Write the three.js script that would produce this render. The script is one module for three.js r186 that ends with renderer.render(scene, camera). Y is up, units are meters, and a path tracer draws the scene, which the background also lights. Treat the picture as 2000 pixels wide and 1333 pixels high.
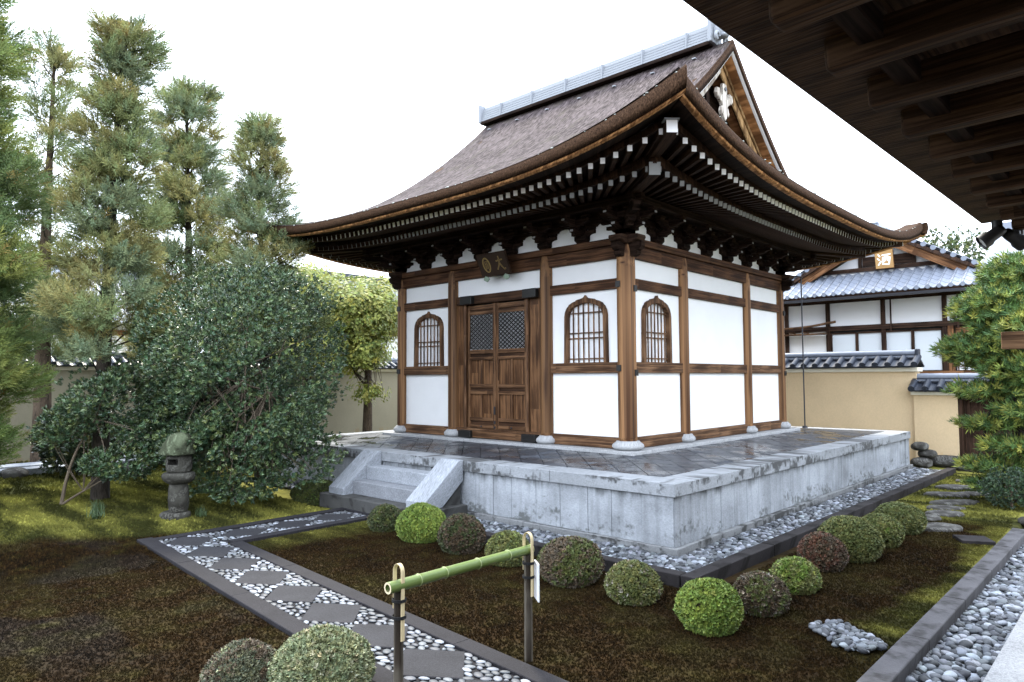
import * as THREE from 'three';
import { RoundedBoxGeometry } from 'three/addons/geometries/RoundedBoxGeometry.js';
import { mergeGeometries } from 'three/addons/utils/BufferGeometryUtils.js';
import { Brush, Evaluator, SUBTRACTION } from 'three-bvh-csg';

// ---------------------------------------------------------------- camera, sky, sun, exposure
const scene = new THREE.Scene();
const camera = new THREE.PerspectiveCamera(52.055, 1024 / 682, 0.05, 2000);
camera.rotation.order = 'YXZ';
camera.position.set(6.6527, 2.2682, 10.0789);
camera.rotation.set(0.0531, 0.7465, -0.0047);

const SW = 64, SH = 32, sd = new Float32Array(SW * SH * 4);
for (let j = 0; j < SH; j++) for (let i = 0; i < SW; i++) {
  const el = ((j + 0.5) / SH - 0.5) * Math.PI;                 // row 0 is the nadir
  const up = Math.max(0, Math.sin(el)), k = 0.92 + 0.22 * up, o = (j * SW + i) * 4;
  sd[o] = 0.89 * k; sd[o + 1] = 0.985 * k; sd[o + 2] = 1.15 * k; sd[o + 3] = 1;
}
const sky = new THREE.DataTexture(sd, SW, SH, THREE.RGBAFormat, THREE.FloatType);
sky.mapping = THREE.EquirectangularReflectionMapping; sky.magFilter = THREE.LinearFilter; sky.needsUpdate = true;
scene.background = sky; scene.environment = sky;

const sun = new THREE.DirectionalLight(new THREE.Color(1.0, 0.93, 0.80), 1.5);
sun.position.set(-24, 36, -14); sun.target.position.set(0, 0, 0);
sun.castShadow = true; sun.shadow.radius = 20; sun.shadow.mapSize.set(4096, 4096);
Object.assign(sun.shadow.camera, { left: -45, right: 45, top: 45, bottom: -45, near: 1, far: 160 });
scene.add(sun, sun.target);

const renderer = new THREE.WebGLRenderer({ antialias: true });
renderer.setSize(1024, 682);
renderer.toneMapping = THREE.LinearToneMapping;
renderer.toneMappingExposure = 4.6;
renderer.shadowMap.enabled = true; renderer.shadowMap.type = THREE.PCFSoftShadowMap;

// ---------------------------------------------------------------- helpers
let seed = 12345;
function rnd() { seed |= 0; seed = seed + 0x6D2B79F5 | 0; let t = Math.imul(seed ^ seed >>> 15, 1 | seed); t = t + Math.imul(t ^ t >>> 7, 61 | t) ^ t; return ((t ^ t >>> 14) >>> 0) / 4294967296; }
const rr = (a, b) => a + (b - a) * rnd();
const clamp = (x, a = 0, b = 1) => Math.min(b, Math.max(a, x));
const ss = (a, b, x) => { const t = clamp((x - a) / (b - a)); return t * t * (3 - 2 * t); };
const mix = (a, b, t) => a + (b - a) * t;
const mix3 = (a, b, t) => [mix(a[0], b[0], t), mix(a[1], b[1], t), mix(a[2], b[2], t)];
function h2(i, j, s = 0) { let h = Math.imul(i, 374761393) + Math.imul(j, 668265263) + Math.imul(s, 1274126177) | 0; h = Math.imul(h ^ h >>> 13, 1274126177); return ((h ^ h >>> 16) >>> 0) / 4294967296; }
function vn(x, y, per = 0, s = 0) {                            // value noise, periodic with whole-number period per
  let i = Math.floor(x), j = Math.floor(y); const fx = x - i, fy = y - j, a = fx * fx * (3 - 2 * fx), b = fy * fy * (3 - 2 * fy);
  const w = per ? (v => ((v % per) + per) % per) : (v => v), i0 = w(i), i1 = w(i + 1), j0 = w(j), j1 = w(j + 1);
  return mix(mix(h2(i0, j0, s), h2(i1, j0, s), a), mix(h2(i0, j1, s), h2(i1, j1, s), a), b);
}
function fbm(x, y, oct = 4, per = 0, s = 0) { let v = 0, a = 0.5, n = 0; for (let k = 0; k < oct; k++) { v += a * vn(x, y, per, s + k); n += a; a *= 0.5; x *= 2; y *= 2; per *= 2; } return v / n; }

const taken = {};
function numbered(name) { const n = taken[name] = (taken[name] ?? -1) + 1; return n ? `${name}_${String(n).padStart(3, '0')}` : name; }
function tag(o, label, category, group, kind) {
  o.userData.label = label; if (category) o.userData.category = category;
  if (group) o.userData.group = group; if (kind) o.userData.kind = kind; return o;
}
function thing(name, label, category, [x, y, z] = [0, 0, 0], turn = 0, group) {
  const o = new THREE.Group(); o.name = numbered(name); o.position.set(x, y, z); o.rotation.y = turn;
  scene.add(o); return tag(o, label, category, group);
}
function structure(o) { o.userData.kind = 'structure'; return o; }
function part(parent, name, geo, mat, x = 0, y = 0, z = 0, ry = 0) {
  const m = new THREE.Mesh(geo, mat); m.name = name; m.position.set(x, y, z); m.rotation.y = ry; parent.add(m); return m;
}
function single(name, label, category, geo, mat, [x, y, z] = [0, 0, 0], turn = 0, group) {
  const m = new THREE.Mesh(geo, mat); m.name = numbered(name); m.position.set(x, y, z); m.rotation.y = turn; scene.add(m);
  return tag(m, label, category, group);
}
// metre uv on any boxy geometry; v runs along the longest axis (or the given one)
function metreUV(g, sx, sy, sz, su = 0.5, sv = 2, axis) {
  const L = axis ?? (sx >= sy && sx >= sz ? 0 : sy >= sz ? 1 : 2), p = g.attributes.position, n = g.attributes.normal, uv = new Float32Array(p.count * 2), ou = rnd(), ov = rnd();
  for (let i = 0; i < p.count; i++) {
    const c = [p.getX(i), p.getY(i), p.getZ(i)], m = [Math.abs(n.getX(i)), Math.abs(n.getY(i)), Math.abs(n.getZ(i))];
    const N = m[0] >= m[1] && m[0] >= m[2] ? 0 : m[1] >= m[2] ? 1 : 2;
    let V = L, U = 3 - L - N; if (N === L) { U = (L + 1) % 3; V = (L + 2) % 3; }
    uv[i * 2] = c[U] / su + ou; uv[i * 2 + 1] = c[V] / sv + ov;
  }
  g.setAttribute('uv', new THREE.BufferAttribute(uv, 2)); return g;
}
const bx = (sx, sy, sz, o = {}) => metreUV(o.r ? new RoundedBoxGeometry(sx, sy, sz, o.seg ?? 1, o.r) : new THREE.BoxGeometry(sx, sy, sz), sx, sy, sz, o.su, o.sv, o.axis);
const at = (g, x, y, z, ry = 0, rx = 0, rz = 0) => { if (rz) g.rotateZ(rz); if (rx) g.rotateX(rx); if (ry) g.rotateY(ry); return g.translate(x, y, z); };
const merge = list => mergeGeometries(list.map(g => { const q = g.index ? g.toNonIndexed() : g; for (const k of Object.keys(q.attributes)) if (!['position', 'normal', 'uv'].includes(k)) q.deleteAttribute(k); return q; }));
// grid surface from a function (i, j in 0..1) -> [x, y, z]; uv from second function
function surf(nu, nv, f, uvf, flip = false) {
  const P = [], U = [], I = [];
  for (let j = 0; j <= nv; j++) for (let i = 0; i <= nu; i++) { const a = i / nu, b = j / nv; P.push(...f(a, b)); U.push(...(uvf ? uvf(a, b) : [a, b])); }
  for (let j = 0; j < nv; j++) for (let i = 0; i < nu; i++) { const a = j * (nu + 1) + i, b = a + 1, c = a + nu + 1, d = c + 1; flip ? I.push(a, c, b, b, c, d) : I.push(a, b, c, b, d, c); }
  const g = new THREE.BufferGeometry(); g.setAttribute('position', new THREE.Float32BufferAttribute(P, 3)); g.setAttribute('uv', new THREE.Float32BufferAttribute(U, 2)); g.setIndex(I); g.computeVertexNormals(); return g;
}
const lathe = (pts, n = 24) => new THREE.LatheGeometry(pts.map(p => new THREE.Vector2(p[0], p[1])), n);
function extr(pts, depth, bevel = 0) {                          // outline in x-y, thickness along z, centred
  const g = new THREE.ExtrudeGeometry(new THREE.Shape(pts.map(p => new THREE.Vector2(p[0], p[1]))), { depth, bevelEnabled: bevel > 0, bevelSize: bevel, bevelThickness: bevel, bevelSegments: 1, curveSegments: 8 });
  g.translate(0, 0, -depth / 2); return g;
}
function limb(pts, r0, r1, n = 7) {                             // tapered tube through points
  const c = new THREE.CatmullRomCurve3(pts.map(p => new THREE.Vector3(...p))), seg = Math.max(4, pts.length * 4), fr = c.computeFrenetFrames(seg, false);
  const len = c.getLength();
  return surf(n, seg, (a, b) => { const p = c.getPointAt(b), k = Math.round(b * seg), R = mix(r0, r1, b), t = a * Math.PI * 2; const N = fr.normals[k], B = fr.binormals[k]; return [p.x + R * (Math.cos(t) * N.x + Math.sin(t) * B.x), p.y + R * (Math.cos(t) * N.y + Math.sin(t) * B.y), p.z + R * (Math.cos(t) * N.z + Math.sin(t) * B.z)]; }, (a, b) => [a, b * len], true);
}

// ---------------------------------------------------------------- textures
const toS = c => { c = clamp(c); return Math.round(255 * (c <= 0.0031308 ? 12.92 * c : 1.055 * Math.pow(c, 1 / 2.4) - 0.055)); };
function colTex(w, h, f, rx = 1, ry = 1) {
  const d = new Uint8Array(w * h * 4);
  for (let j = 0; j < h; j++) for (let i = 0; i < w; i++) { const c = f((i + 0.5) / w, (j + 0.5) / h), o = (j * w + i) * 4; d[o] = toS(c[0]); d[o + 1] = toS(c[1]); d[o + 2] = toS(c[2]); d[o + 3] = 255; }
  return fin(d, w, h, rx, ry, true);
}
function dataTex(w, h, f, rx = 1, ry = 1) {
  const d = new Uint8Array(w * h * 4);
  for (let j = 0; j < h; j++) for (let i = 0; i < w; i++) { const c = Math.round(255 * clamp(f((i + 0.5) / w, (j + 0.5) / h))), o = (j * w + i) * 4; d[o] = d[o + 1] = d[o + 2] = c; d[o + 3] = 255; }
  return fin(d, w, h, rx, ry, false);
}
function fin(d, w, h, rx, ry, col) {
  const t = new THREE.DataTexture(d, w, h, THREE.RGBAFormat); t.wrapS = t.wrapT = THREE.RepeatWrapping; t.magFilter = THREE.LinearFilter; t.minFilter = THREE.LinearMipmapLinearFilter; t.generateMipmaps = true;
  t.repeat.set(rx, ry); if (col) t.colorSpace = THREE.SRGBColorSpace; t.needsUpdate = true; return t;
}
// wood: v along the grain (2 m), u across (0.5 m)
const grainAt = (u, v) => {
  const w = fbm(u * 3, v * 4, 3, 0, 5) * 3.2 + fbm(u * 8, v * 2, 2, 8, 9) * 0.8;
  const ring = 0.5 + 0.5 * Math.sin((Math.abs(u - 0.5) * 13 + w) * 6.283);
  const fib = vn(u * 140, v * 14, 0, 3), fib2 = vn(u * 50, v * 5, 0, 4);
  return clamp(0.30 * ring + 0.34 * fib + 0.36 * fib2);
};
const woodMap = colTex(512, 1024, (u, v) => { const g = grainAt(u, v), p = fbm(u * 4, v * 6, 4, 0, 21), st = fbm(u * 26, v * 2.2, 4, 0, 23), d = clamp((fbm(u * 14, v * 3.5, 4, 0, 27) - 0.53) * 5); return mix3(mix3([0.30, 0.25, 0.21], [1, 0.96, 0.90], clamp(g * 0.8 + (p - 0.5) * 1.4 + (st - 0.5) * 2.2 + 0.08)), [0.17, 0.14, 0.12], d * 0.75); });
const woodBump = dataTex(512, 1024, (u, v) => grainAt(u, v));
const kn = (u, v, cu, cv, r) => { const d = Math.hypot((u - cu) * 1, (v - cv) * 3) / r; return Math.exp(-d * d); };
const columnMap = colTex(512, 1024, (u, v) => {                  // cathedral grain and knots of a weathered trunk
  const k = kn(u, v, 0.22, 0.62, 0.05) + kn(u, v, 0.7, 0.33, 0.05) + kn(u, v, 0.45, 0.85, 0.035) + kn(u, v, 0.93, 0.5, 0.04);
  const c = Math.abs(((u * 3) % 1) - 0.5), ring = 0.5 + 0.5 * Math.sin((c * c * 26 + v * 9 + fbm(u * 6, v * 8, 3, 6, 5) * 2.4 + k * 2) * 6.283);
  const f = vn(u * 150, v * 20, 150, 3), p = fbm(u * 4, v * 5, 4, 4, 31);
  const st = fbm(u * 18, v * 2, 4, 18, 33), g = clamp(0.40 * ring + 0.25 * f + 1.7 * (p - 0.5) + 2.4 * (st - 0.5) + 0.22);
  return mix3(mix3([0.20, 0.15, 0.12], [1, 0.94, 0.84], g), [0.16, 0.11, 0.08], clamp(k * 0.85 + clamp((fbm(u * 5, v * 4, 4, 5, 39) - 0.56) * 5) * 0.6));
});
const speck = (u, v, s) => 0.6 * vn(u * 260, v * 260, 260, s) + 0.4 * vn(u * 120, v * 120, 120, s + 1);
const graniteMap = colTex(512, 512, (u, v) => { const s = speck(u, v, 7), p = fbm(u * 5, v * 5, 4, 5, 11), t = 0.66 + 0.62 * (s - 0.5) + 0.26 * (p - 0.5); return [t * 0.985, t * 0.995, t]; });
const graniteBump = dataTex(512, 512, (u, v) => speck(u, v, 7));
// weathered platform stone: u along 12 m of wall, v over the height of the panels: dark streaks running down from the coping, damp algae at the foot
const streak = (u, v, s) => { const a = fbm(u * 190, v * 2.2, 3, 0, s), b = fbm(u * 46, v * 1.2, 3, 0, s + 5); return clamp((a * 0.55 + b * 0.6 - 0.50) * 3.2); };
const panelMap = colTex(2048, 256, (u, v) => {
  const s = 0.5 * vn(u * 1500, v * 110, 0, 2) + 0.5 * vn(u * 640, v * 48, 0, 3), p = fbm(u * 34, v * 2.6, 5, 0, 11);
  let t = 0.78 + 0.34 * (s - 0.5) + 0.5 * (p - 0.5);
  const reach = 0.10 + 0.45 * Math.pow(fbm(u * 60, 0.5, 3, 0, 41), 2.2), top = streak(u, v, 51) * ss(1 - reach, 1.02, v + 0.1 * (fbm(u * 300, v * 6, 2, 0, 44) - 0.5));
  const foot = clamp((fbm(u * 26, v * 3, 4, 0, 61) + fbm(u * 220, v * 14, 3, 0, 62) * 0.7 - 0.77 - v * 0.75) * 4);
  const long = 0.38 * clamp(streak(u, v * 0.35, 81) - 0.12);
  let c = mix3([t, t, t * 0.99], [0.13, 0.13, 0.115], clamp(top * 0.95)); c = mix3(c, [0.17, 0.17, 0.14], foot * 0.75); return mix3(c, [0.2, 0.2, 0.19], long * 1.0);
});
const copingMap = colTex(2048, 128, (u, v) => {
  const s = 0.5 * vn(u * 1500, v * 26, 0, 2) + 0.5 * vn(u * 640, v * 12, 0, 3), p = fbm(u * 30, v, 4, 0, 12);
  const t = 0.74 + 0.34 * (s - 0.5) + 0.35 * (p - 0.5);
  const side = ss(0.54, 0.58, u) * ss(1.02, 0.98, u), d = clamp((fbm(u * 34, v * 0.8, 4, 0, 71) + 0.5 * fbm(u * 260, v * 3, 3, 0, 72) - 0.765 + 0.085 * side) * 5);
  return mix3([t, t, t * 0.985], [0.115, 0.11, 0.10], d * 0.88);
});
const topMap = colTex(1024, 1024, (u, v) => { const s = speck(u * 2, v * 2, 7), p = fbm(u * 6, v * 6, 5, 6, 15), d = clamp((fbm(u * 9, v * 9, 5, 9, 16) - 0.5) * 5); const t = 0.72 + 0.3 * (s - 0.5) + 0.4 * (p - 0.5); return mix3([t, t, t], [0.2, 0.19, 0.17], d * 0.8); });
// wet slate: colour and gloss vary with damp patches
const wet = (u, v) => clamp((fbm(u * 9, v * 9, 5, 9, 91) - 0.42) * 4.2), dry = (u, v) => clamp((fbm(u * 26, v * 26, 4, 26, 95) + 0.6 * fbm(u * 5, v * 5, 3, 5, 96) - 0.90) * 7);
const slateMap = colTex(1024, 1024, (u, v) => { const n = fbm(u * 40, v * 40, 4, 40, 93), w = wet(u, v), d = dry(u, v); const t = mix(0.9, 0.55, w) + 0.5 * (n - 0.5); return mix3([t, t * 0.98, t * 0.97], [2.6, 2.6, 2.55], 0.25 * d).map(x => x * 0.4); });
const slateRough = dataTex(1024, 1024, (u, v) => clamp(0.44 - 0.30 * wet(u, v) + 0.34 * dry(u, v) + 0.12 * (fbm(u * 60, v * 60, 3, 60, 97) - 0.5)));
const strand = (u, v) => 0.5 * vn(u * 300, v * 46, 300, 3) + 0.3 * vn(u * 130, v * 22, 130, 4) + 0.2 * vn(u * 40, v * 40, 40, 5);
const thatchMap = colTex(1024, 1024, (u, v) => { const s = strand(u, v), p = fbm(u * 5, v * 5, 5, 5, 33), g = clamp((s - 0.5) * 2.6 + 0.5 + (p - 0.5) * 0.7); const c = mix3([0.20, 0.165, 0.16], [1, 0.93, 0.92], g); const m = clamp((fbm(u * 9, v * 9, 4, 9, 36) - 0.60) * 6); return mix3(c, [0.55, 0.55, 0.42], m * 0.5); });
const thatchBump = dataTex(1024, 1024, strand);
const edgeTex = (u, v) => 0.6 * vn(u * 500, v * 30, 500, 3) + 0.4 * vn(u * 160, v * 60, 160, 6);
const thatchEdgeMap = colTex(1024, 256, (u, v) => { const g = clamp((edgeTex(u, v) - 0.5) * 1.8 + 0.5); return mix3([0.30, 0.26, 0.23], [1, 0.94, 0.85], g); });
const thatchEdgeBump = dataTex(1024, 256, edgeTex);
const plasterMap = colTex(512, 512, (u, v) => { const n = fbm(u * 6, v * 6, 5, 6, 3), t = 0.97 + 0.06 * (n - 0.5); return [t, t, t]; });
const claywallMap = colTex(1024, 256, (u, v) => { const n = fbm(u * 20, v * 5, 5, 20, 3), f = vn(u * 400, v * 100, 400, 4); const t = 0.9 + 0.16 * (n - 0.5) + 0.08 * (f - 0.5), m = clamp((fbm(u * 70, v * 9, 4, 70, 8) - 0.35 - v * 1.9) * 3); return mix3([t, t, t], [0.93, 0.66, 0.36], m * 0.55); });
const barkMap = colTex(256, 512, (u, v) => { const s = vn(u * 22, v * 5, 22, 3) * 0.6 + vn(u * 70, v * 22, 70, 4) * 0.4; return mix3([0.3, 0.28, 0.25], [1, 0.95, 0.88], clamp((s - 0.5) * 1.8 + 0.5)); });
const barkBump = dataTex(256, 512, (u, v) => vn(u * 22, v * 5, 22, 3) * 0.6 + vn(u * 70, v * 22, 70, 4) * 0.4);

const lanternMap = colTex(512, 512, (u, v) => { const n = fbm(u * 7, v * 7, 5, 7, 3), f = vn(u * 120, v * 120, 120, 4), s = clamp((fbm(u * 22, v * 22, 4, 22, 8) - 0.52) * 7) * clamp((f - 0.3) * 3); return mix3(mix3([0.22, 0.21, 0.19], [0.62, 0.62, 0.56], clamp((n - 0.35) * 2.2)), [1, 1, 0.95], s * 0.7); });

// ---------------------------------------------------------------- materials
const L = (r, g, b) => new THREE.Color().setRGB(r, g, b);
const std = (c, roughness = 0.8, o = {}) => new THREE.MeshPhysicalMaterial({ color: L(...c), roughness, specularIntensity: 0.6, side: THREE.DoubleSide, ...o });
const wood = (c, r = 0.72, b = 0.0025, si = 0.35) => std(c, r, { map: woodMap, bumpMap: woodBump, bumpScale: b, specularIntensity: si });
const M = {
  column: std([0.30, 0.165, 0.080], 0.55, { map: columnMap, bumpMap: woodBump, bumpScale: 0.002, specularIntensity: 0.4 }),
  beam: wood([0.115, 0.056, 0.028]), beamDark: wood([0.055, 0.030, 0.018]), rail: wood([0.19, 0.107, 0.058]), door: wood([0.18, 0.098, 0.051], 0.55), doorPanel: wood([0.19, 0.099, 0.048], 0.55), doorDark: wood([0.075, 0.038, 0.020]),
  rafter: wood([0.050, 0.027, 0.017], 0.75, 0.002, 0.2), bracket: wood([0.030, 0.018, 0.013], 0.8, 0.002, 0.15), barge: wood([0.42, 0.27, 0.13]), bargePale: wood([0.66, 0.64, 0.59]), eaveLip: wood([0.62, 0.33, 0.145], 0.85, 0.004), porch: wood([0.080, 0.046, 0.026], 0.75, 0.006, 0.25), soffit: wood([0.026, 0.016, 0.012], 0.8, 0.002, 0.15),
  houseWood: wood([0.065, 0.036, 0.023]), houseWarm: wood([0.26, 0.13, 0.06]), grey: wood([0.105, 0.095, 0.078], 0.9, 0.004), black: std([0.012, 0.011, 0.010], 0.45), iron: std([0.05, 0.05, 0.055], 0.4, { metalness: 0.6 }),
  plaster: std([0.80, 0.80, 0.79], 0.9, { map: plasterMap }), paper: std([0.86, 0.86, 0.86], 0.9), white: std([0.88, 0.87, 0.85], 0.85), tipGrey: std([0.26, 0.26, 0.25], 0.9), paleTip: std([0.30, 0.295, 0.29], 0.85), clay: std([0.72, 0.545, 0.33], 0.92, { map: claywallMap }), clayBand: std([0.72, 0.66, 0.52], 0.9), clayShaded: std([0.30, 0.27, 0.19], 0.92, { map: claywallMap }),  // last clay: side wall plaster darkened, tree shade put into its colour
  thatch: std([0.115, 0.099, 0.099], 0.95, { map: thatchMap, bumpMap: thatchBump, bumpScale: 0.05, specularIntensity: 0.25 }), thatchEdge: std([0.085, 0.050, 0.031], 0.95, { map: thatchEdgeMap, bumpMap: thatchEdgeBump, bumpScale: 0.015, specularIntensity: 0.2 }),
  granite: std([0.40, 0.42, 0.45], 0.8, { map: graniteMap, bumpMap: graniteBump, bumpScale: 0.002 }), graniteWhite: std([0.50, 0.50, 0.50], 0.75, { map: graniteMap, bumpMap: graniteBump, bumpScale: 0.001 }), graniteDark: std([0.14, 0.14, 0.135], 0.8, { map: graniteMap, bumpMap: graniteBump, bumpScale: 0.003 }),
  panel: std([0.36, 0.38, 0.405], 0.8, { map: panelMap, bumpMap: graniteBump, bumpScale: 0.0015 }), coping: std([0.33, 0.345, 0.365], 0.75, { map: copingMap }), copingTop: std([0.52, 0.53, 0.55], 0.55, { map: topMap }),
  kerb: std([0.036, 0.032, 0.032], 0.8, { specularIntensity: 0.25, map: topMap, bumpMap: graniteBump, bumpScale: 0.002 }), kerbPale: std([0.125, 0.12, 0.125], 0.8, { specularIntensity: 0.35, map: topMap, bumpMap: graniteBump, bumpScale: 0.002 }),
  slate: std([0.105, 0.118, 0.142], 1, { map: slateMap, roughnessMap: slateRough }), joint: std([0.05, 0.048, 0.045], 0.9), pathSlab: std([0.042, 0.041, 0.045], 0.75, { specularIntensity: 0.25, map: graniteMap, bumpMap: graniteBump, bumpScale: 0.002 }), pathEdge: std([0.029, 0.027, 0.030], 0.75, { specularIntensity: 0.25, map: graniteMap, bumpMap: graniteBump, bumpScale: 0.002 }),
  mortar: std([0.022, 0.021, 0.022], 0.95, { specularIntensity: 0.2 }), pebble: std([1, 1, 1], 0.55), kawara: std([0.028, 0.033, 0.045], 0.34), kawaraPale: std([0.20, 0.22, 0.26], 0.34), ridge: std([0.27, 0.285, 0.305], 0.6),
  bark: std([0.10, 0.075, 0.055], 0.95, { map: barkMap, bumpMap: barkBump, bumpScale: 0.02 }), barkDark: std([0.05, 0.042, 0.034], 0.95, { map: barkMap, bumpMap: barkBump, bumpScale: 0.02 }), barkPale: std([0.20, 0.165, 0.125], 0.95, { map: barkMap, bumpMap: barkBump, bumpScale: 0.008 }),
  leaf: std([1, 1, 1], 0.5, { specularIntensity: 0.5 }), leafGloss: std([1, 1, 1], 0.3, { specularIntensity: 0.9 }), needle: std([1, 1, 1], 0.75, { specularIntensity: 0.3, transmission: 0.35, thickness: 0 }), moss: std([1, 1, 1], 0.95, { specularIntensity: 0.08 }),
  leafThin: new THREE.MeshPhysicalMaterial({ color: L(1, 1, 1), roughness: 0.8, transmission: 0.4, thickness: 0, side: THREE.DoubleSide }),
  rock: std([0.17, 0.165, 0.16], 0.85, { map: lanternMap, specularIntensity: 0.4, bumpMap: graniteBump, bumpScale: 0.006 }), lantern: std([0.12, 0.116, 0.105], 0.95, { map: lanternMap, specularIntensity: 0.3, bumpMap: graniteBump, bumpScale: 0.008 }), lichen: std([0.16, 0.19, 0.125], 0.95, { map: lanternMap, specularIntensity: 0.2, bumpMap: graniteBump, bumpScale: 0.012 }),
  bambooGreen: std([0.20, 0.28, 0.085], 0.4), bambooNode: std([0.32, 0.36, 0.17], 0.5), bambooCut: std([0.62, 0.52, 0.34], 0.6), cane: std([0.58, 0.47, 0.27], 0.5), cord: std([0.012, 0.012, 0.012], 0.9), glass: std([0.62, 0.66, 0.68], 0.25),
};
// ---------------------------------------------------------------- ground
function mossGreen(x, z) {
  const n = fbm(x * 1.3 + 70, z * 1.3 + 70, 3) - 0.5, n2 = fbm(x * 5 + 90, z * 5 + 90, 3, 0, 9) - 0.5;
  let g = x < -3.75 && z < 5.6 ? 1 : ss(-0.35, 0.5, (-4.2 - (z - 6.4) * 0.7) - x + n);
  if (x > -2.9 && x < 2.95 && z < 5.6) g = Math.max(g, 0.6 * ss(0, 0.8, (-1.9 - x) * 0.9 + n * 1.2));
  g = Math.max(g, 0.8 * ss(4.55, 4.9, x + n * 0.5 + n2 * 0.25) * ss(5, 2.5, z));
  if (x > 2.9) g = Math.max(g, ss(-2.0, -3.2, z + n * 1.4));
  return clamp(g + n2 * 0.3);
}
function mossColor(x, z, f) {
  const g = mossGreen(x, z), p = fbm(x * 2.1 + 40, z * 2.1 + 40, 4, 0, 17), q = fbm(x * 0.8 + 30, z * 3.2 + 30, 4, 0, 19);
  const brown = mix3([0.006, 0.0048, 0.003], mix3([0.037, 0.0200, 0.0068], [0.036, 0.026, 0.0090], ss(0.45, 0.72, p)), clamp(f * 0.8 + (p - 0.4) * 0.7)), soil = x < 1.2 && z > 6.6 ? ss(0.50, 0.66, fbm(x * 1.1 + 11, z * 1.6 + 11, 4, 0, 77)) * ss(1.2, -0.6, x) : 0;
  const green = mix3([0.030, 0.032, 0.009], [0.175, 0.168, 0.038], clamp(f * 0.45 + (q - 0.42) * 2.4));
  return mix3(mix3(brown, mix3([0.011, 0.0105, 0.0105], [0.027, 0.026, 0.026], f), soil * 0.35), green, g);
}
function H(x, z) {
  if (x > 5.03) return -0.13;
  let h = 0.018 * (fbm(x * 1.5 + 50, z * 1.5 + 50, 3) - 0.5);
  const away = ss(-4.3, -6.5, x) + ss(-10, -12, z) * 0;
  h += clamp(away) * (0.10 * fbm(x * 0.35 + 20, z * 0.35 + 20, 3) + 0.02);
  if (z < 3.3 && z > -9.6 && x < 3.1 && x > -8.6) h = Math.min(h, -0.02);
  return h;
}
{
  const lin = (a, b, s) => { const r = []; for (let v = a; v <= b + 1e-6; v += s) r.push(v); return r; };
  const far = [600, 250, 110, 55, 30], xs = [...far.map(v => -v - 20), ...lin(-20, 4.8, 0.14), 5.0, 5.05, ...lin(5.2, 8, 0.2), ...far.slice().reverse().map(v => v + 8)], zs = [...far.map(v => -v - 13), ...lin(-13, 15, 0.14), ...far.slice().reverse().map(v => v + 15)];
  const P = [], U = [], I = [];
  for (const z of zs) for (const x of xs) { P.push(x, H(x, z), z); U.push(clamp((x + 20) / 28, 0.001, 0.999), clamp((z + 13) / 28, 0.001, 0.999)); }
  const nx = xs.length;
  for (let j = 0; j < zs.length - 1; j++) for (let i = 0; i < nx - 1; i++) { const a = j * nx + i, b = a + 1, c = a + nx, d = c + 1; I.push(a, c, b, b, c, d); }
  const g = new THREE.BufferGeometry(); g.setAttribute('position', new THREE.Float32BufferAttribute(P, 3)); g.setAttribute('uv', new THREE.Float32BufferAttribute(U, 2)); g.setIndex(I); g.computeVertexNormals();
  const map = colTex(2048, 2048, (u, v) => { const x = u * 28 - 20, z = v * 28 - 13; return mossColor(x, z, 0.65 * vn(u * 1400, v * 1400) + 0.35 * vn(u * 500, v * 500, 0, 2)); });
  const bump = dataTex(1024, 1024, (u, v) => 0.6 * vn(u * 500, v * 500, 500) + 0.4 * vn(u * 180, v * 180, 180, 2));
  map.wrapS = map.wrapT = THREE.ClampToEdgeWrapping; bump.wrapS = bump.wrapT = THREE.ClampToEdgeWrapping;
  const m = structure(new THREE.Mesh(g, std([1, 1, 1], 0.95, { map, bumpMap: bump, bumpScale: 0.02, specularIntensity: 0.1 }))); m.name = 'ground'; scene.add(m);
  tag(m, 'moss garden ground, brown moss beds and yellow-green moss under the trees');
}

// ---------------------------------------------------------------- instancing helper
const _m = new THREE.Matrix4(), _q = new THREE.Quaternion(), _e = new THREE.Euler(), _p = new THREE.Vector3(), _s = new THREE.Vector3(), _c = new THREE.Color();
class Cloud {
  constructor() { this.a = []; }
  add(p, q, s, c) { this.a.push([p, q, s, c]); }
  build(name, geo, mat, parent) {
    const im = new THREE.InstancedMesh(geo, mat, this.a.length); im.name = name;
    this.a.forEach(([p, q, s, c], i) => { _m.compose(_p.set(...p), q, typeof s === 'number' ? _s.set(s, s, s) : _s.set(...s)); im.setMatrixAt(i, _m); im.setColorAt(i, _c.setRGB(...c)); });
    im.userData.kind = 'stuff'; parent.add(im); return im;
  }
}
const eul = (x, y, z) => new THREE.Quaternion().setFromEuler(new THREE.Euler(x, y, z));
const Y = new THREE.Vector3(0, 1, 0);
const toward = (d, spin = rr(0, 6.283)) => new THREE.Quaternion().setFromUnitVectors(Y, d).multiply(new THREE.Quaternion().setFromAxisAngle(Y, spin));
function pebbleGeo(seedN, det = 2) {
  const g = new THREE.IcosahedronGeometry(1, det), p = g.attributes.position;
  for (let i = 0; i < p.count; i++) { const x = p.getX(i), y = p.getY(i), z = p.getZ(i), k = 1 + 0.26 * (vn(x * 1.3 + 10 + seedN * 7, z * 1.3 + y + 10, 0, seedN) - 0.5); p.setXYZ(i, x * k, y * k, z * k); }
  const q = mergeVerts(g); q.computeVertexNormals(); return q;
}
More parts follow.
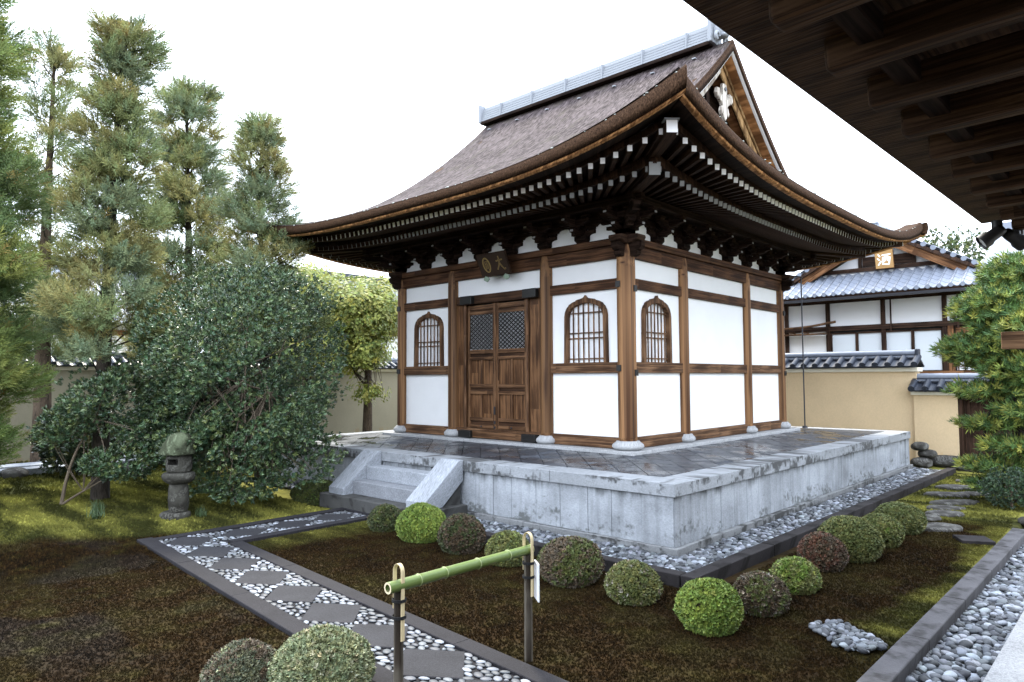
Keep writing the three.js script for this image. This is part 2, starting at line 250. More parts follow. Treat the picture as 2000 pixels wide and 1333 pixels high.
function mergeVerts(g) {
  const p = g.attributes.position, map = new Map(), P = [], I = [];
  for (let i = 0; i < p.count; i++) { const k = `${p.getX(i).toFixed(4)},${p.getY(i).toFixed(4)},${p.getZ(i).toFixed(4)}`; if (!map.has(k)) { map.set(k, P.length / 3); P.push(p.getX(i), p.getY(i), p.getZ(i)); } I.push(map.get(k)); }
  const o = new THREE.BufferGeometry(); o.setAttribute('position', new THREE.Float32BufferAttribute(P, 3)); o.setIndex(I);
  const U = []; for (let i = 0; i < P.length; i += 3) U.push(P[i] * 0.5 + P[i + 1] * 0.2, P[i + 2] * 0.5 + P[i + 1] * 0.3); o.setAttribute('uv', new THREE.Float32BufferAttribute(U, 2)); return o;
}
const pebbleTone = () => { const t = rnd(), v = t < 0.3 ? rr(0.028, 0.06) : t < 0.75 ? rr(0.06, 0.15) : rr(0.15, 0.30); return [v * rr(0.9, 0.97), v * rr(0.98, 1.02), v * rr(1.04, 1.16)]; };
const pebbles3 = [pebbleGeo(1), pebbleGeo(2), pebbleGeo(3)];
const pebbleFlat = [pebbleGeo(4, 1), pebbleGeo(5, 1), pebbleGeo(6, 1)];

// ---------------------------------------------------------------- stone path with diamond slabs and set pebbles
{
  const path = structure(new THREE.Group()); path.name = 'stone_path'; scene.add(path);
  tag(path, 'paved garden path of dark diamond slabs with set pebbles and dark borders');
  const ang = Math.atan(0.0838), ca = Math.cos(ang), sa = Math.sin(ang), O = [-3.33, 5.9], y0 = 0.028;
  const legA = (u, v) => [O[0] + u * ca - v * sa, O[1] + u * sa + v * ca], legB = (u, v) => [O[0] + 0.04 + v, O[1] - u];
  const flat = (poly, th = 0.05, y = y0) => {                 // prism from x-z polygon
    const s = new THREE.Shape(poly.map(p => new THREE.Vector2(p[0], -p[1])));
    const g = new THREE.ExtrudeGeometry(s, { depth: th - 0.006, bevelEnabled: true, bevelSize: 0.006, bevelThickness: 0.006, bevelSegments: 1 });
    g.rotateX(-Math.PI / 2); g.translate(0, y - th, 0); const p = g.attributes.position, uv = []; for (let i = 0; i < p.count; i++) uv.push(p.getX(i), p.getZ(i)); g.setAttribute('uv', new THREE.Float32BufferAttribute(uv, 2)); return g;
  };
  const inset = (poly, d) => { const c = poly.reduce((a, p) => [a[0] + p[0] / poly.length, a[1] + p[1] / poly.length], [0, 0]); return poly.map(p => { const l = Math.hypot(p[0] - c[0], p[1] - c[1]); return [c[0] + (p[0] - c[0]) * (1 - d / l), c[1] + (p[1] - c[1]) * (1 - d / l)]; }); };
  // mortar beds
  part(path, 'mortar_bed', flat([legA(-0.4, -0.34), legA(8.15, -0.34), legA(8.15, 0.34), legA(-0.4, 0.34)], 0.05, y0 - 0.014), M.mortar);
  part(path, 'mortar_bed', flat([legB(0.34, -0.38), legB(2.76, -0.38), legB(2.76, 0.36), legB(0.34, 0.36)], 0.05, y0 - 0.014), M.mortar);
  const border = (f, u0, u1, v0, v1) => { const poly = [f(u0, v0), f(u1, v0), f(u1, v1), f(u0, v1)]; part(path, 'border_stone', flat(inset(poly, 0.006), 0.12, y0 + 0.014 + rr(-0.002, 0.002)), M.pathEdge); };
  for (let u = -0.55; u < 8; u += 1.74) border(legA, u, Math.min(8.15, u + 1.74), 0.34, 0.53);
  for (let u = 0.56; u < 8; u += 1.66) border(legA, u, Math.min(8.15, u + 1.66), -0.51, -0.34);
  border(legB, -0.37, 1.25, -0.55, -0.38); border(legB, 1.25, 2.9, -0.55, -0.38); border(legB, 0.36, 1.6, 0.36, 0.53); border(legB, 1.6, 2.9, 0.36, 0.53); border(legB, 2.76, 2.9, -0.37, 0.35);
  const da = 0.39, dv = 0.325;
  const dia = (f, uc) => part(path, 'paving_slab', flat([f(uc - da, 0), f(uc, -dv), f(uc + da, 0), f(uc, dv)].map(p => [p[0], p[1]]), 0.06, y0 + rr(-0.002, 0.003)), M.pathSlab);
  for (let k = 0; k <= 9; k++) dia(legA, k * 0.815);
  for (let k = 1; k <= 3; k++) dia(legB, 0.02 + k * 0.755);
  const list = [];
  const fill = (f, u0, u1, cs, n) => {
    for (let i = 0; i < n; i++) {
      const u = rr(u0, u1), v = rr(-0.315, 0.315); if (cs.some(c => Math.abs(u - c) / (da + 0.03) + Math.abs(v) / (dv + 0.03) < 1)) continue;
      const p = f(u, v), a = i < n * 0.6 ? rr(0.040, 0.054) : rr(0.020, 0.036), b = a * rr(0.48, 0.7), t = rr(-0.6, 0.6); let ok = true;
      for (const q of list) { const d = Math.hypot(p[0] - q.p[0], p[1] - q.p[1]); const th = Math.atan2(-(q.p[1] - p[1]), q.p[0] - p[0]), e1 = a * b / Math.hypot(b * Math.cos(th - t), a * Math.sin(th - t)), e2 = q.a * q.b / Math.hypot(q.b * Math.cos(th - q.t), q.a * Math.sin(th - q.t)); if (d < e1 + e2 + 0.003) { ok = false; break; } }
      if (ok) list.push({ p, a, b, t });
    }
  };
  fill(legA, -0.40, 8.1, Array.from({ length: 10 }, (_, k) => k * 0.815), 60000);
  fill(legB, 0.36, 2.7, [0.02, 0.775, 1.53, 2.285], 20000);
  list.sort((q, w) => Math.hypot(q.p[0] - 6.65, q.p[1] - 10.08) - Math.hypot(w.p[0] - 6.65, w.p[1] - 10.08));
  const inView = q => { const dx = q.p[0] - 6.65, dz = q.p[1] - 10.08, dep = -0.679 * dx - 0.734 * dz, lat = 0.734 * dx - 0.679 * dz; return dep > 3.6 && Math.abs(lat) < 0.75 * dep; };
  const tones = Array.from({ length: 12 }, () => { const c = pebbleTone(); const m = M.pebble.clone(); m.color.setRGB(0.03 + c[0] * 0.85, 0.032 + c[1] * 0.85, 0.036 + c[2] * 0.85); return m; });
  let n = 0; const rest = new Cloud();
  for (const q of list) {
    if (n < 300 && inView(q)) { const m = part(path, 'pebble', pebbleFlat[n % 3], tones[Math.floor(rnd() * 12)], q.p[0], y0 - 0.003, q.p[1], q.t); m.scale.set(q.a, 0.0115, q.b); n++; }
    else rest.add([q.p[0], y0 - 0.003, q.p[1]], eul(0, q.t, 0), [q.a, 0.0115, q.b], pebbleTone().map(v => 0.03 + v * 0.85));
  }
  rest.build('set_pebbles', pebbleFlat[0], M.pebble, path);
}

// ---------------------------------------------------------------- kerbs and gravel
const uvTop = g => { const p = g.attributes.position, uv = []; for (let i = 0; i < p.count; i++) uv.push((p.getX(i) + p.getY(i) * 0.5) * 0.7, (p.getZ(i) + p.getY(i)) * 0.7); g.setAttribute('uv', new THREE.Float32BufferAttribute(uv, 2)); return g; };
{
  const k1 = thing('garden_kerb', 'low dark stone kerb around the pebble bed of the platform', 'kerb');
  const run = (parent, x0, z0, x1, z1, w, y0, y1, len, mat) => {
    const l = Math.hypot(x1 - x0, z1 - z0), n = Math.round(l / len), a = Math.atan2(-(z1 - z0), x1 - x0);
    for (let i = 0; i < n; i++) { const t = (i + 0.5) / n, g = uvTop(at(new RoundedBoxGeometry(l / n - 0.006, y1 - y0, w, 2, 0.012), 0, 0, 0, a).translate(mix(x0, x1, t), (y0 + y1) / 2 + rr(-0.003, 0.003), mix(z0, z1, t))); part(parent, 'kerb_stone', g, mat); }
  };
  run(k1, -1.6, 3.10, 2.74, 3.10, 0.17, -0.1, 0.12, 1.45, M.kerb); run(k1, 2.84, 3.19, 3.0, -9.0, 0.18, -0.1, 0.125, 1.9, M.kerb);
  const k2 = thing('border_kerb', 'long straight grey granite kerb between the moss bed and the pebble gutter', 'kerb');
  run(k2, 5.03, 7.6, 5.10, -2.35, 0.19, -0.2, 0.07, 1.35, M.kerbPale);
  const bed = (label, area, y, step, tone = 1) => {
    const g = new THREE.Group(); g.name = numbered('gravel'); scene.add(g); tag(g, label, 'gravel', null, 'stuff');
    const cl = [new Cloud(), new Cloud(), new Cloud()];
    for (let layer = 0; layer < 2; layer++) for (const [x0, x1, z0, z1] of area) for (let x = x0; x < x1; x += step) for (let z = z0; z < z1; z += step * 0.8) {
      const px = clamp(x + rr(-0.5, 0.5) * step, x0 + 0.02, x1 - 0.02), pz = clamp(z + rr(-0.5, 0.5) * step, z0 + 0.02, z1 - 0.02), a = step * rr(0.42, 0.72), c = pebbleTone();
      cl[Math.floor(rnd() * 3)].add([px, y + layer * 0.022 + rr(-0.008, 0.012), pz], eul(rr(-0.35, 0.35), rr(0, 6.28), rr(-0.35, 0.35)), [a, a * rr(0.38, 0.55), a * rr(0.6, 0.85)], c.map(v => v * tone));
    }
    cl.forEach((c, i) => c.build('pebbles', pebbles3[i], M.pebble, g)); return g;
  };
  bed('grey river pebbles in the bed at the foot of the stone platform', [[-1.6, 2.8, 2.22, 3.0], [2.2, 2.8, -9.1, 2.22], [-8.4, -4.75, 2.22, 2.5]], 0.01, 0.082);
  bed('blue-grey river pebbles in the gutter between granite kerb and verandah ledge', [[5.12, 5.62, -2.6, 7.4]], -0.075, 0.082, 1.3);
  // oval patches of pebbles
  const patch = (label, cx, cz, a, b, turn, n) => {
    const g = new THREE.Group(); g.name = numbered('gravel'); scene.add(g); tag(g, label, 'gravel', null, 'stuff'); const cl = [new Cloud(), new Cloud(), new Cloud()];
    for (let i = 0; i < n; i++) { const t = rr(0, 6.283), r = Math.sqrt(rnd()), u = Math.sign(Math.cos(t)) * Math.pow(Math.abs(Math.cos(t)), 0.7) * r * a, v = Math.sign(Math.sin(t)) * Math.pow(Math.abs(Math.sin(t)), 0.7) * r * b, s = rr(0.026, 0.048); cl[i % 3].add([cx + u * Math.cos(turn) - v * Math.sin(turn), H(cx, cz) + 0.02 + rr(0, 0.035), cz + u * Math.sin(turn) + v * Math.cos(turn)], eul(rr(-0.4, 0.4), rr(0, 6.28), rr(-0.4, 0.4)), [s, s * 0.5, s * 0.72], pebbleTone().map(v => v * 1.1)); }
    cl.forEach((c, i) => c.build('pebbles', pebbles3[i], M.pebble, g));
  };
  patch('small patch of pale pebbles lying in the brown moss beside the granite kerb', 4.58, 3.62, 0.33, 0.20, 0.62, 230);
  patch('patch of grey pebbles in the moss at the far end of the granite kerb', 5.1, -2.75, 0.42, 0.2, 0.0, 160);
}

// ---------------------------------------------------------------- stone platform
const PX0 = -8.25, PX1 = 2.117, PZ0 = -9.22, PZ1 = 2.16, TOP = 0.92;
{
  const pf = thing('stone_platform', 'weathered granite platform with slate paving that carries the temple hall', 'platform');
  const side = (u, y, w, s) => s === 0 ? [u, y, PZ1 + w] : s === 1 ? [PX1 + w, y, -u] : s === 2 ? [PX0 - w, y, u] : [-u, y, PZ0 - w];    // u along, w outwards
  const rys = [0, Math.PI / 2, -Math.PI / 2, Math.PI];
  const stone = (name, s, u0, u1, y0, y1, w0, w1, mat, vy0, vy1, r = 0.008) => {
    const su = u1 - u0 - 0.006, g = new RoundedBoxGeometry(su, y1 - y0, w1 - w0, 2, r), p = g.attributes.position, n = g.attributes.normal, uv = [];
    for (let i = 0; i < p.count; i++) { const U = (p.getX(i) + (u0 + u1) / 2) / 12 + s * 0.37 + 0.31, yy = p.getY(i) + (y0 + y1) / 2; uv.push(Math.abs(n.getX(i)) > 0.8 ? U + p.getZ(i) / 12 : U, Math.abs(n.getY(i)) > 0.7 ? 0.5 + p.getZ(i) : (yy - vy0) / (vy1 - vy0) * 0.98 + 0.01); }
    g.setAttribute('uv', new THREE.Float32BufferAttribute(uv, 2));
    const [x, y, z] = side((u0 + u1) / 2, (y0 + y1) / 2, (w0 + w1) / 2, s); return part(pf, name, g, mat, x, y, z, rys[s]);
  };
  const plinthMat = M.coping.clone(); plinthMat.color.setRGB(0.23, 0.235, 0.24);
  const range = (a, b, n) => Array.from({ length: n + 1 }, (_, i) => mix(a, b, i / n));
  const cop = [[-8.25, -6.34, -4.43, -3.05, -1.70, 0.058, PX1], range(-PZ1 + 0.46, -PZ0 - 0.0, 6), range(PZ0 + 0.46, PZ1 - 0.46, 5), range(-PX1 + 0.46, -PX0, 5)];
  cop.forEach((js, s) => { for (let i = 0; i < js.length - 1; i++) stone('coping_stone', s, js[i], js[i + 1], TOP - 0.17, TOP + rr(-0.002, 0.002), -0.46, 0, M.coping, TOP - 0.17, TOP, 0.01); });
  const pan = [[...range(-8.2, -4.45, 9), ...range(-4.43, -1.72, 3).slice(1, -1), -1.87, -1.53, -1.13, -0.74, -0.24, 0.22, 0.717, 1.115, 1.60, 2.075], [-2.12, -1.64, ...range(-1.25, 8.85, 24), 9.18], range(-9.15, 2.1, 22), range(-2.05, 8.2, 20)];
  pan.forEach((js, s) => { for (let i = 0; i < js.length - 1; i++) { const post = (s === 0 && i === js.length - 2) || (s === 1 && (i === 0 || i === js.length - 2)); stone(post ? 'corner_post' : 'panel_slab', s, js[i], js[i + 1], 0.115, TOP - 0.172, -0.13, post ? -0.028 : -0.042 + rr(-0.002, 0.002), M.panel, 0.115, TOP - 0.17, 0.005); } });
  const pl = [range(-8.25, 2.15, 8), range(-2.18, 9.22, 9), range(-9.2, 2.15, 8), range(-2.15, 8.25, 8)];
  pl.forEach((js, s) => { for (let i = 0; i < js.length - 1; i++) stone('plinth_stone', s, js[i], js[i + 1], -0.1, 0.112 + rr(-0.003, 0.003), -0.2, 0.02 + rr(-0.003, 0.003), plinthMat, -0.06, 0.115, 0.01); });
  part(pf, 'core', new THREE.BoxGeometry(PX1 - PX0 - 0.3, 0.96, PZ1 - PZ0 - 0.3), M.joint, (PX0 + PX1) / 2, 0.42, (PZ0 + PZ1) / 2);
  // diagonal slate paving, rising slightly to the hall
  const IX0 = PX0 + 0.46, IX1 = PX1 - 0.46, IZ0 = PZ0 + 0.46, IZ1 = PZ1 - 0.46;
  const slope = (x, z) => TOP - 0.002 + 0.078 * clamp(Math.min(IX1 - x, x - IX0, IZ1 - z, z - IZ0) / 1.4);
  const clip = (poly, ax, lim, sg) => { const o = []; for (let i = 0; i < poly.length; i++) { const a = poly[i], b = poly[(i + 1) % poly.length], da = sg * (a[ax] - lim), db = sg * (b[ax] - lim); if (da <= 0) o.push(a); if ((da < 0 && db > 0) || (da > 0 && db < 0)) { const t = da / (da - db); o.push([mix(a[0], b[0], t), mix(a[1], b[1], t)]); } } return o; };
  const rects = [[IX0, IX1, 0.30, IZ1], [0.30, IX1, IZ0, 0.30], [IX0, -6.4, IZ0, 0.30], [-6.4, 0.30, IZ0, -6.894]];
  const d = 0.236, tiles = [];
  for (let i = -60; i < 60; i++) for (let j = -60; j < 60; j++) {
    const cx = (i + j) * d, cz = (i - j) * d; if (cx < IX0 - 0.3 || cx > IX1 + 0.3 || cz < IZ0 - 0.3 || cz > IZ1 + 0.3) continue; const e = d - 0.0075;
    for (const [x0, x1, z0, z1] of rects) {
      let poly = [[cx + e, cz], [cx, cz + e], [cx - e, cz], [cx, cz - e]];
      poly = clip(poly, 0, x1, 1); if (poly.length > 2) poly = clip(poly, 0, x0, -1); if (poly.length > 2) poly = clip(poly, 1, z1, 1); if (poly.length > 2) poly = clip(poly, 1, z0, -1);
      if (poly.length < 3) continue; let A = 0; poly.forEach((a, k) => { const b = poly[(k + 1) % poly.length]; A += a[0] * b[1] - a[1] * b[0]; }); if (Math.abs(A) < 0.004) continue;
      const P = [], U = [], N = [], dy = rr(-0.002, 0.002), tx = rr(-0.004, 0.004), tz = rr(-0.004, 0.004), hy = ([x, z]) => slope(x, z) + dy + (x - cx) * tx + (z - cz) * tz, push = (x, y, z, nx, ny, nz) => { P.push(x, y, z); N.push(nx, ny, nz); U.push(x / 4, z / 4); };
      const k = A > 0 ? poly.slice().reverse() : poly;
      for (let q = 1; q < k.length - 1; q++) for (const v of [k[0], k[q], k[q + 1]]) push(v[0], hy(v), v[1], 0, 1, 0);
      for (let q = 0; q < k.length; q++) { const a = k[q], b = k[(q + 1) % k.length], l = Math.hypot(b[0] - a[0], b[1] - a[1]), nx = -(b[1] - a[1]) / l, nz = (b[0] - a[0]) / l; const ya = hy(a), yb = hy(b); for (const [v, y] of [[a, ya], [a, ya - 0.03], [b, yb], [b, yb], [a, ya - 0.03], [b, yb - 0.03]]) push(v[0], y, v[1], nx, 0, nz); }
      const g = new THREE.BufferGeometry(); g.setAttribute('position', new THREE.Float32BufferAttribute(P, 3)); g.setAttribute('normal', new THREE.Float32BufferAttribute(N, 3)); g.setAttribute('uv', new THREE.Float32BufferAttribute(U, 2));
      const hidden = cx < -6.3 && cz < 0 || cz < -6.8 ? 30 : 0; tiles.push([Math.hypot(cx - 6.65, cz - 10.08) + hidden, g]);
    }
  }
  tiles.sort((a, b) => a[0] - b[0]);
  const tones = [0.75, 1, 1.25, 0.95].map(t => { const m = M.slate.clone(); m.color.multiplyScalar(t); return m; });
  tiles.slice(0, 300).forEach(([, g]) => part(pf, 'paving_tile', g, tones[Math.floor(rnd() * 4)]));
  part(pf, 'paving_tiles', merge(tiles.slice(300).map(t => t[1])), M.slate).userData.kind = 'stuff';
  // pale sill stones that the hall's walls stand on
  for (const [x0, x1, z0, z1, n, ax] of [[-6.42, 0.32, -0.25, 0.32, 5, 0], [-0.25, 0.32, -6.9, -0.25, 5, 1], [-6.42, -5.85, -6.9, -0.25, 5, 1], [-5.85, -0.25, -6.9, -6.33, 4, 0]])
    for (let i = 0; i < n; i++) { const a = ax ? [x0, x1, mix(z0, z1, i / n), mix(z0, z1, (i + 1) / n)] : [mix(x0, x1, i / n), mix(x0, x1, (i + 1) / n), z0, z1]; part(pf, 'sill_stone', uvTop(at(new RoundedBoxGeometry(a[1] - a[0] - 0.003, 0.16, a[3] - a[2] - 0.003, 1, 0.01), (a[0] + a[1]) / 2, 0.966, (a[2] + a[3]) / 2)), M.graniteWhite); }
}
// ---------------------------------------------------------------- stone steps
{
  const st = thing('stone_steps', 'granite steps with sloping cheek stones leading up to the platform', 'steps');
  const stepG = (x0, x1, y0, y1, z0, z1) => uvTop(at(new RoundedBoxGeometry(x1 - x0, y1 - y0, z1 - z0, 2, 0.012), (x0 + x1) / 2, (y0 + y1) / 2, (z0 + z1) / 2));
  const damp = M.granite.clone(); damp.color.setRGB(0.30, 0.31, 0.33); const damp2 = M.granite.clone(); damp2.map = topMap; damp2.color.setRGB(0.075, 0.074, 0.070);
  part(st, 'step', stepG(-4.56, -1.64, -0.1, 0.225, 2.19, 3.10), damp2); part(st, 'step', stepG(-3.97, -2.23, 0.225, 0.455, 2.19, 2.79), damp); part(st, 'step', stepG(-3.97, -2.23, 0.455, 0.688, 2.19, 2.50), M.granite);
  for (const x of [-4.20, -2.0]) part(st, 'cheek_stone', uvTop(at(extr([[2.17, 0.925], [2.25, 0.925], [2.98, 0.33], [2.98, 0.225], [2.62, 0.225], [2.17, 0.60]], 0.44, 0.008), x, 0, 0, -Math.PI / 2).translate(0, 0, 0)), M.granite);
  for (const x of [-4.20, -2.0]) part(st, 'cheek_support', uvTop(at(extr([[2.19, 0.58], [2.6, 0.235], [2.6, 0.226], [2.19, 0.226]], 0.36, 0.004), x, 0, 0, -Math.PI / 2)), damp2);
}
// ---------------------------------------------------------------- temple hall
const hall = thing('temple_hall', 'white-plastered timber temple hall under a thatched hip-and-gable roof', 'temple');
{
  const RY = [0, Math.PI / 2, -Math.PI / 2, Math.PI];
  const sp = (s, u, y, w) => s === 0 ? [u, y, w] : s === 1 ? [w, y, -u] : s === 2 ? [-6.1 - w, y, u] : [-u, y, -6.594 - w];
  const put = (s, name, geo, mat, u, y, w, parent = hall) => part(parent, name, geo, mat, ...sp(s, u, y, w), RY[s]);
  const bar = (s, name, mat, u0, u1, y0, y1, w0, w1, o = {}, parent) => put(s, name, bx(u1 - u0, y1 - y0, w1 - w0, o), mat, (u0 + u1) / 2, (y0 + y1) / 2, (w0 + w1) / 2, parent);
  const US = [[-6.1, -4.361, -1.774, 0], [0, 1.928, 4.724, 6.594], [-6.594, -4.724, -1.928, 0], [0, 1.774, 4.361, 6.1]];
  // columns on rounded base stones
  const cols = [[0, 0, 0.16], [-1.774, 0, 0.13], [-4.361, 0, 0.125], [-6.1, 0, 0.118], [0, -1.928, 0.112], [0, -4.724, 0.108], [0, -6.594, 0.108], [-6.1, -1.928, 0.11], [-6.1, -4.724, 0.11], [-6.1, -6.594, 0.11], [-1.774, -6.594, 0.11], [-4.361, -6.594, 0.11]];
  const colMats = [1, 0.62, 0.85].map(k => { const m = M.column.clone(); m.color.multiplyScalar(k); return m; });
  cols.forEach(([x, z, r], i) => {
    const k = r / 0.13, sk = Math.min(1.3, Math.max(0.92, k)), top = 4.56;
    const g = lathe([[r * 0.90, 1.19], [r * 0.97, 1.21], [r, 1.26], [r, 4.15], [r * 0.98, 4.3], [r * 0.9, 4.43], [r * 0.76, 4.52], [r * 0.66, top]], 28); g.rotateY(i * 1.7 + 0.6);
    part(hall, 'column', g, colMats[i % 3 === 0 && i > 0 ? 2 : i === 1 || i === 2 ? 1 : 0], x, 0, z);
    part(hall, 'base_stone', uvTop(lathe([[0.001, 1.045], [0.175 * sk, 1.046], [0.208 * sk, 1.075], [0.222 * sk, 1.105], [0.212 * sk, 1.14], [0.178 * sk, 1.172], [0.160 * sk, 1.19], [0.158 * sk, 1.20], [0.001, 1.203]], 28)), M.graniteWhite, x, 0, z);
  });
  // the drying split down the corner column: a fine dark fillet of shadowed wood set into its face
  { const pts = []; for (let i = 0; i <= 24; i++) { const y = 1.25 + i * 0.125, a = 0.62 + 0.03 * (fbm(i * 0.3, 3, 3) - 0.5); pts.push([0.1585 * Math.sin(a + 0.55), y, 0.1585 * Math.cos(a + 0.55)]); } part(hall, 'drying_split', limb(pts, 0.0032, 0.0032, 5), M.black); }
  const KATO = [[0.475, 0], [0.467, 0.45], [0.462, 0.84], [0.448, 0.92], [0.41, 0.995], [0.372, 1.03], [0.355, 1.056], [0.28, 1.092], [0.205, 1.113], [0.19, 1.13], [0.10, 1.146], [0.04, 1.160], [0.012, 1.182], [0, 1.205]];
  const KIN = [[0.405, 0], [0.400, 0.5], [0.397, 0.82], [0.378, 0.905], [0.335, 0.97], [0.25, 1.025], [0.15, 1.058], [0.06, 1.074], [0, 1.08]];
  const full = h => [...h.map(([x, y]) => [x, y]), ...h.slice(0, -1).reverse().map(([x, y]) => [-x, y])];
  const yAt = dx => { dx = Math.abs(dx); for (let i = KIN.length - 1; i > 0; i--) if (dx <= KIN[i - 1][0] && dx >= KIN[i][0]) return mix(KIN[i][1], KIN[i - 1][1], (dx - KIN[i][0]) / (KIN[i - 1][0] - KIN[i][0])); return 0.8; };
  const xAt = y => { for (let i = 1; i < KIN.length; i++) if (y <= KIN[i][1]) return mix(KIN[i - 1][0], KIN[i][0], (y - KIN[i - 1][1]) / (KIN[i][1] - KIN[i - 1][1])); return 0; };
  const Y0 = 2.537;
  function windowAt(s, uc) {
    const w = new THREE.Group(); w.name = 'window'; w.position.set(...sp(s, uc, Y0, 0)); w.rotation.y = RY[s]; hall.add(w);
    const shp = new THREE.Shape(full(KATO).map(p => new THREE.Vector2(...p))); shp.holes.push(new THREE.Path(full(KIN).reverse().map(p => new THREE.Vector2(...p))));
    const fg = new THREE.ExtrudeGeometry(shp, { depth: 0.075, bevelEnabled: true, bevelSize: 0.006, bevelThickness: 0.006, bevelSegments: 1 }); { const p = fg.attributes.position, uv = []; for (let i = 0; i < p.count; i++) uv.push(p.getX(i) * 2, p.getY(i) / 2); fg.setAttribute('uv', new THREE.Float32BufferAttribute(uv, 2)); }
    part(w, 'frame', fg, M.rail, 0, 0, -0.035);
    for (let i = 0; i < 6; i++) { const dx = -0.4 + 0.8 * (i + 1) / 7, h = yAt(dx) + 0.01; part(w, 'bar', bx(0.022, h, 0.02), M.rail, dx, h / 2, 0.0); }
    for (const y of [0.90, 0.538, 0.442, 0.073]) { const l = xAt(y) * 2 + 0.01; part(w, 'crossbar', bx(l, 0.02, 0.016), M.rail, 0, y, -0.018); }
    part(w, 'paper_screen', new THREE.BoxGeometry(0.46, 1.12, 0.012), M.paper, -0.215, 0.56, -0.045); part(w, 'paper_screen', new THREE.BoxGeometry(0.44, 1.12, 0.012), M.paper, 0.222, 0.56, -0.06);
  }
  const slab = (s, name, u0, u1, y0, y1, holeAt) => {
    if (holeAt === undefined) return bar(s, name, M.plaster, u0, u1, y0, y1, -0.075, -0.02, { su: 1.5, sv: 1.5 });
    const shp = new THREE.Shape([[u0, y0], [u1, y0], [u1, y1], [u0, y1]].map(p => new THREE.Vector2(p[0] - holeAt, p[1]))); shp.holes.push(new THREE.Path(full(KIN.map(([x, y]) => [x + 0.02, Math.max(0.003, y + 0.01)])).reverse().map(p => new THREE.Vector2(p[0], p[1] + Y0))));
    const g = new THREE.ExtrudeGeometry(shp, { depth: 0.055, bevelEnabled: false }); { const p = g.attributes.position, uv = []; for (let i = 0; i < p.count; i++) uv.push(p.getX(i) / 1.5, p.getY(i) / 1.5); g.setAttribute('uv', new THREE.Float32BufferAttribute(uv, 2)); }
    return put(s, name, g, M.plaster, holeAt, 0, -0.075);
  };
  for (let s = 0; s < 4; s++) for (let b = 0; b < 3; b++) {
    const u0 = US[s][b] + 0.06, u1 = US[s][b + 1] - 0.06, mid = s === 0 && b === 1, win = (s === 0 && b !== 1) || (s === 1 && b === 0), uc = (u0 + u1) / 2 + (s === 0 && b === 2 ? 0.028 : s === 0 ? 0.06 : 0);
    slab(s, 'frieze_panel', u0, u1, 3.985, 4.34);
    bar(s, 'sill_beam', M.rail, u0, u1, 1.055, 1.243, -0.08, 0.05, { r: 0.008 });
    bar(s, 'head_beam', M.beam, u0, u1, 4.335, 4.558, -0.07, 0.062, { r: 0.006 });
    if (mid) continue;
    bar(s, 'upper_rail', M.beam, u0, u1, 3.81, 3.988, -0.06, 0.045, { r: 0.006 }); bar(s, 'lower_rail', M.rail, u0, u1, 2.35, 2.537, -0.06, 0.045, { r: 0.006 });
    slab(s, 'wall_panel', u0, u1, 1.24, 2.352); slab(s, 'wall_panel', u0, u1, 2.535, 3.812, win ? uc : undefined);
    if (win) windowAt(s, uc);
  }
  part(hall, 'inner_core', new THREE.BoxGeometry(5.8, 3.6, 6.3), M.joint, -3.05, 2.86, -3.297);
  // wedge ends of the tie beams on the corner columns
  for (const [x, z, r] of [[0, 0, 0.16], [-6.1, 0, 0.118], [0, -6.594, 0.108]]) for (const y of [3.865, 2.43]) {
    if (x === 0 && z === 0 || z === 0) part(hall, 'tie_end', bx(0.088, 0.105, 0.06), M.black, x - 0.055 * (x === 0 ? 1 : -0.2), y, z + r - 0.012);
    if (x === 0) part(hall, 'tie_end', bx(0.06, 0.105, 0.088), M.black, x + r - 0.012, y - 0.08, z + (z === 0 ? -0.03 : 0.0));
    if (x < 0) part(hall, 'tie_end', bx(0.09, 0.09, 0.08), M.black, x - r - 0.01, y, z);
  }
  // door bay
  {
    bar(0, 'door_lintel', M.doorDark, -4.24, -1.9, 3.805, 3.985, -0.09, 0.03, { r: 0.006 }); bar(0, 'door_sill', M.door, -3.72, -2.2, 1.06, 1.205, -0.08, 0.10, { r: 0.01 });
    for (const u of [-3.875, -2.12]) { bar(0, 'pivot_block', M.black, u - 0.17, u + 0.17, 3.80, 3.975, 0.0, 0.13, { r: 0.012 }); bar(0, 'pivot_block', M.black, u - 0.18, u + 0.18, 1.058, 1.205, 0.05, 0.17, { r: 0.012 }); }
    for (const [a, b] of [[-4.25, -3.99], [-2.23, -1.9]]) bar(0, 'jamb_board', M.doorPanel, a, b, 1.2, 3.81, -0.075, -0.02, { r: 0.004 });
    for (const u of [-4.0, -2.262]) put(0, 'pivot_post', metreUV(new THREE.CylinderGeometry(0.036, 0.036, 2.62, 12), 0.08, 2.62, 0.08), M.door, u, 2.5, 0.005);
    bar(0, 'door_back', M.joint, -4.2, -1.95, 1.1, 3.8, -0.14, -0.12);
    for (const [a, b] of [[-3.962, -3.165], [-3.135, -2.305]]) {
      const d = new THREE.Group(); d.name = 'door_leaf'; hall.add(d);
      const P = (name, mat, u0, u1, y0, y1, w0, w1, o = { r: 0.005 }) => bar(0, name, mat, u0, u1, y0, y1, w0, w1, o, d);
      P('stile', M.door, a, a + 0.065, 1.215, 3.80, -0.085, -0.03); P('stile', M.door, b - 0.065, b, 1.215, 3.80, -0.085, -0.03);
      const i0 = a + 0.055, i1 = b - 0.055, m = (a + b) / 2;
      for (const [y0, y1] of [[3.685, 3.775], [3.58, 3.655], [2.775, 2.855], [2.645, 2.71], [2.075, 2.15], [1.945, 2.015], [1.40, 1.465], [1.25, 1.325]]) P('door_rail', M.door, i0, i1, y0, y1, -0.085, -0.026);
